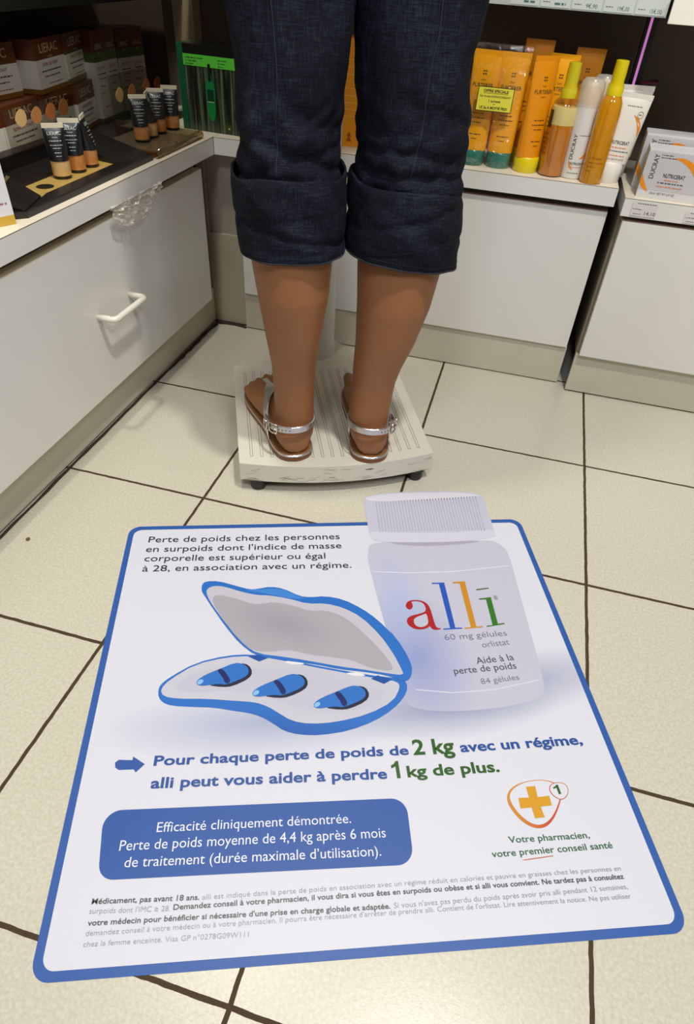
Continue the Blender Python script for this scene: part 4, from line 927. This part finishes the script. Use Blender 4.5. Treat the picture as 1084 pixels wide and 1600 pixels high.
# big orange carton seen between the legs
t = thing('hair_care_carton', 'orange carton with fine printed lines seen through the gap between the legs', 'carton', (0.050, 0.365, ZT), math.radians(2))
obj('carton', box(-.045, .045, 0, .05, 0, .185, .0008), mat('carton_orange', (244, 154, 14), .4), t)
for k in range(9): write('lettering', '~l%d' % k, .07, .0026, boxuv(-.035, -.0004, .150-.012*k, (1, 0, 0), (0, 0, 1)), mat('pale_print', (246, 206, 120), .5), t)
obj('tree_mark', flat([(0, .004), (.006, .004), (.001, .013), (.005, .013), (0, .022), (-.005, .013), (-.001, .013), (-.006, .004)], 0), mat('mark_brown', (160, 84, 10), .5), t)
t.children[-1].rotation_euler = (PI/2, 0, 0); t.children[-1].location = (.002, -.0005, .006)

# green perfume box
t = thing('gift_box', 'dark green striped gift box with a bright green band and printed bottle', 'box', (-0.312, 0.345, ZT), math.radians(-5))
gm = mat('box_stripes', (20, 34, 20), .35, coat=.3); N = gm.node_tree.nodes; L = gm.node_tree.links
tc = N.new('ShaderNodeTexCoord'); mp = N.new('ShaderNodeMapping'); mp.inputs['Scale'].default_value = (1, 1, .03); L.new(tc.outputs['Object'], mp.inputs[0])
nz = N.new('ShaderNodeTexNoise'); nz.inputs['Scale'].default_value = 190; nz.inputs['Detail'].default_value = 3; L.new(mp.outputs[0], nz.inputs['Vector'])
cr = N.new('ShaderNodeValToRGB'); cr.color_ramp.elements[0].position = .42; cr.color_ramp.elements[0].color = lin((16, 22, 14)); cr.color_ramp.elements[1].position = .72; cr.color_ramp.elements[1].color = lin((96, 120, 84)); L.new(nz.outputs[0], cr.inputs[0]); L.new(cr.outputs[0], N['Principled BSDF'].inputs['Base Color'])
W_, H_ = .165, .152
obj('carton', box(0, W_, 0, .07, 0, H_, .0006), gm, t)
obj('lid_band', box(-.0004, W_+.0004, -.0006, .0704, H_-.016, H_+.0004, .0003), mat('lid_black', (14, 16, 14), .3), t)
obj('green_side', box(-.0010, .0125, -.0010, .070, 0.0, H_+.0006, .0004), mat('emerald', (4, 92, 52), .3, coat=.4), t)
bd = obj('green_band', box(.0125, W_+.0006, -.0010, .0004, H_-.036, H_-.0165), mat('lime_green', (92, 205, 62), .4), t)
for k, s_ in enumerate(('~a', '~b', '~c')): write('lettering', s_, (.040, .026, .018)[k], .0034, boxuv(.018, -.0013, H_-.0235-.0052*k, (1, 0, 0), (0, 0, 1)), mat('ink_green', (20, 84, 40), .5), bd)
for k, s_ in enumerate(('~d', '~e', '~f')): write('lettering', s_, (.022, .018, .012)[k], .003, boxuv(.092, -.0013, H_-.0235-.0052*k, (1, 0, 0), (0, 0, 1)), mat('ink_green', (20, 84, 40), .5), bd)
def upright(pts, z=0): return flat(pts, z)
def face(name, pts, y, m, parent, it=0):
    bm = flat(pts, 0, it)
    for v in bm.verts: v.co = Vector((v.co.x, y, v.co.y))
    return obj(name, bm, m, parent)
bp_ = face('printed_bottle', [(.062, .022), (.080, .022), (.082, .085), (.0765, .092), (.075, .108), (.067, .108), (.0655, .092), (.060, .085)], -.0012, mat('bottle_green_print', (16, 128, 62), .35), t, 1)
face('bottle_neck', [(.0675, .092), (.0745, .092), (.074, .122), (.068, .122)], -.0014, mat('neck_black', (10, 24, 14), .4), bp_)
face('bottle_label', [(.0635, .058), (.0785, .058), (.0785, .078), (.0635, .078)], -.0015, mat('label_dark_green', (10, 52, 28), .4), bp_)
face('label_line', [(.064, .0555), (.078, .0555), (.078, .0568), (.064, .0568)], -.0016, mat('line_pale', (190, 200, 170), .4), bp_)
face('corner_badge', [(.102, .006), (.118, .006), (.118, .020), (.102, .020)], -.0014, mat('badge_olive', (50, 60, 14), .4), t)
write('badge_mark', 'o', .004, .005, boxuv(.108, -.0017, .010, (1, 0, 0), (0, 0, 1)), mat('badge_gold', (214, 200, 90), .4), t, .03)

# two-phase spray bottle
def pump(t, z0, r0, m, tall, neck=.0125):
    obj('collar', lathe([(0, z0), (r0, z0), (r0, z0+.012), (r0*.96, z0+.013), (r0*.96, z0+.016), (0, z0+.016)], 40), m, t, 40)
    c = obj('spray_cap', lathe([(0, z0+.014), (neck, z0+.014), (neck*.93, z0+tall*.45), (neck*.97, z0+tall*.62), (neck*.92, z0+tall*.98), (neck*.7, z0+tall), (0, z0+tall)], 40), m, t, 40)
    return c
t = thing('spray_bottle', 'two-phase spray bottle, cream over amber liquid, with yellow cap', 'bottle', (0.4700, 0.3440, ZT))
gl = clear('bottle_clear', tint=(250, 246, 236), gloss=.25, rough=.04)
AMB = mat('amber_liquid', (232, 146, 20), .12, trans=.25, coat=.6); CRM = mat('cream_liquid', (232, 218, 156), .3, coat=.5)
obj('bottle_shell', lathe([(0, 0), (.0225, 0), (.0240, .002), (.0240, .112), (.0215, .123), (.0130, .1300), (.0125, .132)], 48), gl, t, 40)
obj('amber_layer', lathe([(0, .002), (.0222, .002), (.0230, .004), (.0230, .0870), (0, .0870)], 48), AMB, t, 40)
obj('cream_layer', lathe([(0, .0871), (.0230, .0871), (.0230, .1135), (.0222, .1160), (0, .1160)], 48), CRM, t, 40)
pump(t, .1295, .0142, mat('cap_olive_yellow', (206, 190, 28), .3, coat=.4), .054, .0122)
lb = arc(0, 0, .0242, -165)
bm = bmesh.new(); vs = [[bm.verts.new(arc(0, 0, .0242, -176)(u*.0242*.62/8, z)) for u in range(9)] for z in (.082, .110)]
for i in range(8): bm.faces.new((vs[0][i], vs[0][i+1], vs[1][i+1], vs[1][i]))
obj('black_label', bm, mat('label_black', (22, 24, 20), .4), t)
for k, s_ in enumerate(('~a', '~b', '~c', '~d', '~e')): write('lettering', s_, .014, .003, lambda u, v, k=k: arc(0, 0, .0244, -172)(u, .070-.008*k+v), mat('ink_amber', (110, 50, 10), .5), t)
# white mousse bottles with clear overcaps
def mousse(label, loc):
    t = thing('mousse_bottle', label, 'bottle', loc, 0, 'white mousse bottles with clear overcaps')
    r = .0215
    obj('bottle_body', lathe([(0, 0), (r-.002, 0), (r, .002), (r, .122), (0, .122)], 48), mat('bottle_white', (222, 218, 210), .35), t, 40)
    obj('pump_head', lathe([(0, .122), (.0190, .122), (.0190, .138), (.0150, .146), (.0130, .152), (.009, .156), (0, .157)], 40), mat('pump_cream', (230, 196, 140), .4), t, 40)
    obj('overcap', lathe([(r+.0004, .120), (r+.0004, .150), (r-.001, .157), (r-.005, .162), (0, .1635)], 48), clear('frosted', gloss=.2, rough=.25, opacity=.42, body=(226, 222, 210)), t, 40)
    f = arc(0, 0, r, -90)
    write('lettering', 'DUCRAY', .042, .0068, lambda u, v: arc(0, 0, r, -90)(-.0065-v+.001, .034+u), INK, t, .004)
    write('lettering', 'NUTRICERAT', .026, .0042, lambda u, v: arc(0, 0, r, -90)(-.008+u, .0255+v), INKB, t, .01)
    write('lettering', '~soin', .020, .0022, lambda u, v: arc(0, 0, r, -90)(-.006+u, .0205+v), mat('ink_orange', (222, 120, 20), .5), t)
    write('lettering', '~net', .022, .0024, lambda u, v: arc(0, 0, r, -90)(-.009+u, .010+v), INK, t)
    write('lettering', '~lab', .020, .0018, lambda u, v: arc(0, 0, r, -90)(-.002+u, .074+v), INK, t)
    sw = flat(swoosh((0.002, .056), .020, -20, -78, .004), 0)
    for v in sw.verts: v.co = arc(0, 0, r, -90, .0006)(v.co.x, v.co.y)
    obj('orange_swoosh', sw, mat('swoosh_orange', (236, 140, 12), .4), t)
    sw = flat(swoosh((0.006, .032), .016, 175, 250, .003), 0)
    for v in sw.verts: v.co = arc(0, 0, r, -90, .0006)(v.co.x, v.co.y)
    obj('orange_swoosh', sw, mat('swoosh_orange', (236, 140, 12), .4), t)
    return t
def swoosh(c, r, a0, a1, wd, n=16):
    o, i_ = [], []
    for k in range(n+1):
        t = math.radians(a0+(a1-a0)*k/n); w_ = wd*math.sin(PI*k/n)
        o.append((c[0]+(r+w_/2)*math.cos(t), c[1]+(r+w_/2)*math.sin(t))); 
        if 0 < k < n: i_.append((c[0]+(r-w_/2)*math.cos(t), c[1]+(r-w_/2)*math.sin(t)))
    return o+i_[::-1]
m1 = mousse('white mousse bottle with frosted overcap between the two spray bottles', (0.5095, 0.3470, ZT))
m2 = copy_thing(m1, (0.5330, 0.4100, ZT), 0, 'white mousse bottle at the back, its frosted overcap showing right of the tall spray cap')
# tall amber spray bottle
t = thing('spray_bottle', 'tall amber spray bottle with bright yellow cap at the worktop front', 'bottle', (0.5470, 0.3245, ZT))
AM2 = mat('amber_oil', (252, 178, 20), .08, trans=.5, coat=.7)
obj('bottle_body', lathe([(0, 0), (.0185, 0), (.0205, .002), (.0208, .118), (.0195, .132), (.0150, .141), (.0125, .144), (0, .145)], 48), AM2, t, 40)
obj('dip_tube', tube([(0, 0, .006), (.002, 0, .06), (0, 0, .140)], .0014, 8), mat('dip_tube', (236, 190, 90), .3), t, True)
pump(t, .1425, .0142, YEL, .052, .0120)
for k, s_ in enumerate(('DUCRAY', 'NUTRICERAT', '~a', '~b', '~c')):
    write('lettering', s_, (.034, .028, .030, .018, .010)[k], (.0046, .003, .0022, .0022, .0022)[k], lambda u, v, k=k: arc(0, 0, .0210, -128)(v*0+.004*k, .03+u) if k == 0 else arc(0, 0, .0210, -112)(u-.008, .050-.007*k+v), mat('ink_deep_amber', (150, 70, 8), .5), t)
# white tubes
CW = mat('tube_white', (232, 226, 214), .3, coat=.3)
def ducray_tube(label, loc, rz, h):
    t, fr_ = squeeze_tube('cream_tube', label, loc, rz, h, .034, .0265, .019, .0335, CW, mat('cap_white', (236, 232, 224), .35), .0225, 'white cream tubes with orange swoosh')
    tube_text(t, fr_, 'DUCRAY', -.0165, .078, .046, .0078, INK, .004, True)
    tube_text(t, fr_, 'NUTRICERAT', .0, .066, .034, .0056, INKB, .012)
    tube_text(t, fr_, '~u', .001, .0595, .026, .0026, mat('ink_orange', (222, 120, 20), .5))
    tube_text(t, fr_, '~masque', .002, .0535, .036, .0028, INK, .01)
    tube_text(t, fr_, '150 ml  NET WT 5.07 OZ', .000, .040, .032, .0030, INK)
    tube_text(t, fr_, '~chev', .000, .0465, .030, .0024, mat('ink_orange', (222, 120, 20), .5))
    tube_text(t, fr_, '~lab', .006, h-.020, .026, .0022, INK)
    for c_, r_, a0, a1, wd in (((-.006, .086), .032, 62, -12, .0055), ((.004, .074), .030, 150, 215, .003)):
        sw = flat(swoosh(c_, r_, a0, a1, wd), 0)
        for v in sw.verts: v.co = fr_(max(-.026, min(.030, v.co.x)), v.co.y) + Vector((0, -.0003, 0))
        obj('orange_swoosh', sw, mat('swoosh_orange', (236, 140, 12), .4), t)
    bd = bmesh.new()
    pts = [fr_(.0205+.0052*math.cos(2*PI*k/20), h-.031+.0052*math.sin(2*PI*k/20)) for k in range(21)]
    obj('round_badge', tube(pts, .0004, 6), mat('badge_beige', (170, 150, 110), .5), t)
    write('lettering', '~72', .006, .0026, lambda u, v: fr_(.0175+u, h-.032+v), INK, t, .02)
    return t
d1 = ducray_tube('white cream tube with orange swoosh, leaning outward at the right end of the worktop', (0.5780, 0.3520, ZT), math.radians(4), .146)
d1.rotation_euler = (0, math.radians(3), math.radians(4))
d2 = copy_thing(d1, (0.5900, 0.4060, ZT), math.radians(10), 'white cream tube at the back, only its crimped top showing behind the leaning tube')
d2.scale = (1, 1, 1.04)
# white boxes on the right worktop
CBX = mat('carton_white', (214, 213, 213), .35, coat=.25); PANEL = mat('carton_panel', (196, 194, 196), .35)
def ducray_box(label, loc, rz):
    t = thing('cream_carton', label, 'box', loc, rz, 'white cream cartons on the right worktop')
    W_, D_, H_ = .104, .058, .080
    obj('carton', box(0, W_, 0, D_, 0, H_, .0008), CBX, t)
    p_ = face('grey_panel', [(.001, .014), (W_-.001, .014), (W_-.001, H_-.003), (.001, H_-.003)], -.0003, PANEL, t)
    write('lettering', 'DUCRAY', .040, .0088, lambda u, v: Vector((.0200-v, -.0007, .033+u)), INK, t, .006)
    write('lettering', 'NUTRICERAT', .038, .0068, boxuv(.036, -.0007, .037, (1, 0, 0), (0, 0, 1)), INKB, t, .014)
    write('lettering', '~u', .024, .003, boxuv(.040, -.0007, .0315, (1, 0, 0), (0, 0, 1)), mat('ink_orange', (222, 120, 20), .5), t)
    write('lettering', '~masque', .046, .0034, boxuv(.030, -.0007, .0265, (1, 0, 0), (0, 0, 1)), INK, t, .01)
    write('lettering', '~chev', .046, .0028, boxuv(.030, -.0007, .0205, (1, 0, 0), (0, 0, 1)), mat('ink_orange', (222, 120, 20), .5), t)
    write('lettering', '150 ml  NET WT 5.07 OZ', .044, .004, boxuv(.022, -.0007, .0075, (1, 0, 0), (0, 0, 1)), INK, t)
    write('lettering', '~lab', .020, .0024, boxuv(.023, -.0007, .0715, (1, 0, 0), (0, 0, 1)), INK, t)
    write('lettering', '~derm', .026, .0024, boxuv(.023, -.0007, .0675, (1, 0, 0), (0, 0, 1)), INK, t)
    face('orange_swoosh', swoosh((.050, .022), .047, 96, 8, .009, 24), -.0006, mat('swoosh_orange', (236, 140, 12), .4), t)
    face('orange_swoosh', swoosh((.030, .038), .029, 178, 246, .0075, 20), -.0006, mat('swoosh_orange', (236, 140, 12), .4), t)
    obj('side_panel', box(-.0004, .0004, .001, D_-.001, .001, H_-.001), mat('carton_side', (172, 160, 130), .4), t)
    return t
b1 = ducray_box('white cream carton at the front of the right worktop with price label below', (0.6330, 0.2960, ZR), math.radians(-3))
b2 = copy_thing(b1, (0.6290, 0.3640, ZR), math.radians(-3), 'white cream carton hidden behind the front one, only its top edge showing'); b2.scale = (1, 1, 1.16)

# ================================================================ brown and white cartons on the left
BRN, CRW, OLV, GRN = (104, 52, 26), (226, 220, 206), (110, 104, 52), (74, 92, 36)
BEI = mat('foil_beige', (216, 190, 150), .35); REDI = mat('ink_red', (168, 60, 50), .5)
def carton(label, loc, rz, w_, d_, h_, kind, group):
    t = thing('makeup_carton', label, 'box', loc, rz, group)
    if kind == 'low': bands = [(0, (128, 84, 22)), (h_*.10, CRW), (h_*.62, BRN)]
    elif kind == 'green': bands = [(0, OLV), (h_*.12, (222, 222, 190)), (h_*.60, GRN), (h_*.66, BRN)]
    else: bands = [(0, OLV), (h_*.04, CRW), (h_*.66, GRN), (h_*.76, (96, 54, 30)), (h_*.78, BRN)]
    obj('carton', box(0, w_, 0, d_, 0, h_, .0006), zbands('carton_%s_%d' % (kind, int(h_*1000)), bands, .4, coat=.2), t)
    two = 2 if kind == 'tall' else 1
    for q in range(two):
        ww = w_/two; x0 = ww*q
        zt = h_*.74 if kind != 'tall' else h_*.80
        write('lettering', 'LIERAC', ww*.62, min(.014, ww*.19), boxuv(x0+ww*.19, -.0006, zt, (1, 0, 0), (0, 0, 1)), BEI, t, .0)
        write('lettering', 'PARIS', ww*.16, .003, boxuv(x0+ww*.42, -.0006, zt-.008, (1, 0, 0), (0, 0, 1)), BEI, t)
        z1 = h_*.50 if kind != 'tall' else h_*.58
        write('lettering', 'SOIN DE TEINT', ww*.56, .0052, boxuv(x0+ww*.2, -.0006, z1, (1, 0, 0), (0, 0, 1)), REDI, t)
        write('lettering', '~creme', ww*.70, .004, boxuv(x0+ww*.14, -.0006, z1-.009, (1, 0, 0), (0, 0, 1)), INK, t)
        write('lettering', '~t', ww*.55, .0034, boxuv(x0+ww*.2, -.0006, z1-.017, (1, 0, 0), (0, 0, 1)), INK, t)
        if h_ > .1:
            write('lettering', '~h', ww*.4, .003, boxuv(x0+ww*.2, -.0006, z1-.030, (1, 0, 0), (0, 0, 1)), INK, t)
            write('lettering', '~s', ww*.3, .003, boxuv(x0+ww*.2, -.0006, z1-.042, (1, 0, 0), (0, 0, 1)), INK, t)
        write('lettering', '~nat', ww*.5, .0026, boxuv(x0+ww*.3, -.0006, h_*.16, (1, 0, 0), (0, 0, 1)), REDI, t)
    return t
R90 = PI/2
bd_ = obj('display_board', prism([(-.636, -.6), (-.4235, -.6), (-.4235, .078), (-.3625, .078), (-.3625, .50), (-.636, .50)], ZT, ZT+.0016), mat('board_brown', (40, 30, 22), .4, coat=.2, var=.3, vscale=30))
tag(bd_, 'thin dark brown board under the rows of makeup cartons', 'display board')
ZC = ZT+.0016
G1 = 'brown and white makeup cartons on the left worktop'
def on_left(label, a, b, z, h_, d_, kind, gap=.001):
    a, b = Vector(a), Vector(b); d = b-a; return carton(label, (a.x, a.y, z), math.atan2(d.y, d.x), d.length-gap, d_, h_, kind, G1)
LO = [on_left('brown and white carton in the lower row, left of the three tester tubes', (-.452, -.043), (-.462, .072), ZC, .0795, .055, 'low'),
      on_left('brown and white carton in the lower row, directly behind the three tester tubes', (-.462, .076), (-.466, .188), ZC, .0795, .055, 'low'),
      on_left('brown and white carton in the lower row beside the tall cartons', (-.462, .192), (-.485, .292), ZC, .0795, .055, 'low')]
on_left('brown and white carton in the lower row, cut by the left frame edge', (-.462, -.155), (-.452, -.046), ZC, .0795, .055, 'low')
ZU = ZC+.0800
on_left('brown and white carton in the upper row, cut by the left frame edge', (-.486, -.055), (-.478, .062), ZU, .080, .05, 'low')
on_left('brown and white carton in the upper row turned to show its side', (-.456, .083), (-.474, .196), ZU, .082, .045, 'low')
on_left('brown carton with a green stripe in the upper row, right of the turned one', (-.474, .200), (-.505, .318), ZU, .081, .045, 'green')
on_left('tall double carton with green stripe, left one behind the acrylic panel', (-.478, .300), (-.484, .398), ZC, .160, .045, 'tall')
on_left('tall double carton with green stripe, right one at the end of the row', (-.484, .402), (-.470, .492), ZC, .157, .045, 'tall')
# standing carton at the frame edge
t = thing('makeup_carton', 'white carton with gold foot at the left frame edge beside the black display', 'box', (-.2440, -.3190, ZT), math.radians(-113), G1)
t.rotation_euler = (0, 0, math.radians(62))
obj('carton', box(-.085, 0, 0, .05, 0, .104, .0006), zbands('carton_gold_foot', [(0, (206, 168, 60)), (.0125, (222, 222, 224))], .4), t)
for k in range(4): write('lettering', ('~a', '~b', '~c', '~d')[k], (.036, .022, .040, .012)[k], .0034, boxuv(-.046, -.0006, .042-.0075*k, (1, 0, 0), (0, 0, 1)), mat('ink_magenta', (150, 80, 120), .5), t)

# black tester display
t = thing('tester_display', 'black marbled counter display with gold plate holding three tester tubes', 'display stand', (-.32, -.11, ZT))
bk = mat('display_black', (20, 17, 15), .4, coat=.15, var=.6, vscale=45)
X0, X1, Y0, Y1 = -.100, .0760, -.194, .186
foot = prism([(X1, Y0+.012), (X1, Y1), (X0, Y1), (X0, Y0-.010), (X1-.012, Y0)], 0, .009)
obj('base', foot, bk, t)
def wedge(name, corners, m, parent):
    """corners: four (x, y, z) top points, standing on the base"""
    bm = bmesh.new(); top = [bm.verts.new(c) for c in corners]; bot = [bm.verts.new((c[0], c[1], .0088)) for c in corners]
    bm.faces.new(top); bm.faces.new(bot[::-1])
    for i in range(4): j = (i+1) % 4; bm.faces.new((bot[i], bot[j], top[j], top[i]))
    bmesh.ops.recalc_face_normals(bm, faces=bm.faces[:])
    return obj(name, bm, m, parent)
wedge('left_wing', [(X1-.002, Y0+.010, .0105), (X1-.020, Y0+.074, .0125), (X0+.035, Y0+.090, .052), (X0+.01, Y0-.008, .046)], bk, t)
wedge('right_wing', [(X1-.020, Y1-.098, .0125), (X1-.002, Y1-.004, .0105), (X0+.045, Y1-.004, .042), (X0+.020, Y1-.070, .054)], bk, t)
wedge('front_lip', [(X1-.0005, Y0+.013, .0102), (X1-.0005, Y1-.001, .0102), (X1-.019, Y1-.096, .0130), (X1-.019, Y0+.086, .0130)], bk, t)
obj('back_riser', box(X0, X0+.028, Y0+.05, Y1-.07, .0088, .030, .001), bk, t)
gp = obj('gold_plate', box(.006, .0562, -.126, Y1-.086, .0088, .0112, .0003), mat('gold_plate', (190, 160, 88), .4, metal=.25, bump=.1, var=.25, vscale=120), t)
obj('tester_hole', lathe([(0, .0110), (.0125, .0110), (.0132, .0115), (.0125, .0117), (.0, .0114)], 32, cx=.032, cy=-.075), mat('hole_black', (16, 12, 10), .5), gp)
GOLD = mat('gold_letter', (150, 126, 70), .4)
o0 = Vector((X1-.010, Y0+.014, .0128)); 
write('lettering', 'LIERAC', .085, .017, lambda u, v: Vector((.012, -.178, .0268)) + Vector((-.35, .92, .11)).normalized()*u*.95 + Vector((-.88, -.20, .40)).normalized()*v + Vector((0, 0, .004)), GOLD, t, .0)
write('lettering', 'PARIS', .020, .005, lambda u, v: Vector((.018, -.140, .0268)) + Vector((-.35, .92, .11)).normalized()*u + Vector((-.88, -.20, .40)).normalized()*v + Vector((0, 0, .004)), GOLD, t, .0)
# clear panels with make-up swatches
def teardrop(r):
    pts = []
    for k in range(24):
        a = 2*PI*k/24; x = r*1.35*math.cos(a); y = r*1.15*math.sin(a)
        if y > 0: x = x*(1-.35*(y/(r*1.25))**2) + .35*y; y *= 1.05
        pts.append((x, y))
    return pts
PLX = clear('acrylic', tint=(235, 232, 224), gloss=.10, rough=.05)
def swatch_panel(label, loc, y0, y1, h_, drops, base_z=0):
    t = thing('swatch_panel', label, 'display panel', loc, 0, 'clear acrylic swatch panels')
    obj('acrylic_sheet', box(-.001, .001, y0, y1, 0, h_, .0003), PLX, t)
    for y, z, c in drops:
        bm = flat(teardrop(.0105), 0, 1)
        for v in bm.verts: v.co = Vector((.0016, y+v.co.x, z+v.co.y))
        o = obj('makeup_swatch', bm, mat('swatch_%d' % c[0], c, .4), t); md = o.modifiers.new('s', 'SOLIDIFY'); md.thickness = .0006
    return t
swatch_panel('clear acrylic panel with beige swatches behind the black tester display', (-.390, 0, ZT+.0302), -.115, .075, .062, [(-.076, .046, (226, 186, 124)), (-.036, .044, (190, 128, 76)), (.004, .044, (176, 104, 50)), (.042, .045, (150, 92, 44))])
swatch_panel('clear acrylic panel with tan swatches behind the four tester tubes', (-.385, .30, ZC), -.108, .10, .104, [(-.078, .069, (206, 170, 112)), (-.030, .069, (170, 112, 66)), (.030, .072, (150, 94, 48)), (.078, .070, (120, 50, 28))])
def tester(label, loc, rz, col, key, group):
    t = thing('tester_tube', label, 'tube', loc, rz, group)
    obj('black_base', lathe([(0, 0), (.0135, 0), (.014, .001), (.0138, .0045), (0, .0045)], 32), mat('tester_black', (16, 16, 18), .3), t, 40)
    obj('makeup_cap', lathe([(0, .0045), (.0138, .0045), (.0142, .006), (.0145, .027), (0, .027)], 40), mat('makeup_'+key, col, .25, coat=.5), t, 40)
    R = []
    for i in range(14):
        f = i/13; R.append(ring(0, 0, .0262+.044*f, .0146+.0012*f, .0146*(1-f)**.7+.0009, 40, 2.1))
    obj('tube_body', loft(R), mat('tester_body', (20, 20, 24), .35, coat=.3), t, 50)
    obj('crimped_end', box(-.0158, .0158, -.0010, .0010, .0700, .0765, .0002), mat('crimp_cream', (214, 204, 178), .4), t)
    PL_ = mat('ink_pale', (190, 188, 182), .5)
    def fr_(u, v):
        f = max(0, min(1, (v-.0262)/.044)); b = .0146*(1-f)**.7+.0009; a = .0146+.0012*f
        return Vector((u, -b*(1-min(.98, abs(u)/a)**2.1)**(1/2.1)-.0005, v))
    for k, (s_, wd, cp, z) in enumerate((('LIERAC', .020, .0046, .0615), ('PARIS', .008, .0016, .0575), ('~t', .018, .002, .0530), ('~c', .018, .0018, .0475), ('~v', .012, .0018, .0435), ('~s', .010, .0018, .0375), ('~m', .008, .0016, .0330))):
        write('lettering', s_, wd, cp, lambda u, v, wd=wd, z=z: fr_(-wd/2+u, z+v), PL_, t)
    return t
zt = ZT+.0114
g2 = 'three tester tubes in the black display'
tester('black tester tube with pale beige foot, front one in the black display', (-.2925, -.130, zt), math.radians(38), (214, 176, 116), 'beige', g2)
tester('black tester tube with tan foot, middle one in the black display', (-.2925, -.088, zt), math.radians(30), (196, 130, 66), 'tan', g2)
tester('black tester tube with tan foot seen edge on, last one in the black display', (-.2925, -.050, zt), math.radians(112), (190, 126, 68), 'tan2', g2)
# acrylic tray with four testers
t = thing('acrylic_tray', 'clear acrylic tray with rolled front edge holding four tester tubes', 'tray', (-.285, .175, ZT))
AC = clear('acrylic_thick', tint=(214, 200, 168), gloss=.35, rough=.06, opacity=.10, body=(200, 184, 150))
obj('tray_plate', box(-.075, .040, -.090, .105, .0100, .0135, .001), AC, t)
pr = []
for k in range(9): a = -PI/2+PI*k/8; pr.append((.040+.0068*math.cos(a), .0068+.0067*math.sin(a)))
bm = bmesh.new(); rr_ = []
for y in (-.090, .105): rr_.append([bm.verts.new((x, y, z)) for x, z in pr])
for i in range(8): bm.faces.new((rr_[0][i], rr_[0][i+1], rr_[1][i+1], rr_[1][i]))
o = obj('rolled_edge', bm, AC, t, True); md = o.modifiers.new('s', 'SOLIDIFY'); md.thickness = .0012
obj('tray_foot', box(-.075, .036, -.090, .105, 0, .0028, .0005), mat('tray_wood', (120, 84, 44), .4), t)
g3 = 'four tester tubes on the acrylic tray'
za = ZT+.0136
tester('black tester tube with tan foot, first one on the acrylic tray beside the black display', (-.2980, .140, za), math.radians(35), (196, 130, 72), 'tan3', g3)
tester('black tester tube with pale beige foot, seen edge on, second one on the acrylic tray', (-.3010, .178, za), math.radians(110), (206, 160, 92), 'beige2', g3)
tester('black tester tube with orange tan foot, third one on the acrylic tray', (-.3030, .218, za), math.radians(28), (186, 112, 54), 'tan4', g3)
tester('black tester tube with tan foot, last one on the acrylic tray, beside the gift box', (-.2960, .262, za), math.radians(22), (190, 124, 66), 'tan5', g3)

# a crumb on the tiles
cr_ = bmesh.new(); bmesh.ops.create_icosphere(cr_, subdivisions=2, radius=.0032)
for v in cr_.verts: v.co = Vector((v.co.x*(1+.4*noise.noise(v.co*600)), v.co.y*(1.1+.4*noise.noise(v.co*500)), v.co.z*.55+.0017))
cb_ = obj('crumb', cr_, mat('crumb_brown', (96, 78, 50), .8)); cb_.location = (-.2195, -.5150, 0); tag(cb_, 'small brown crumb on the cream tiles near the left drawer unit', 'crumb')
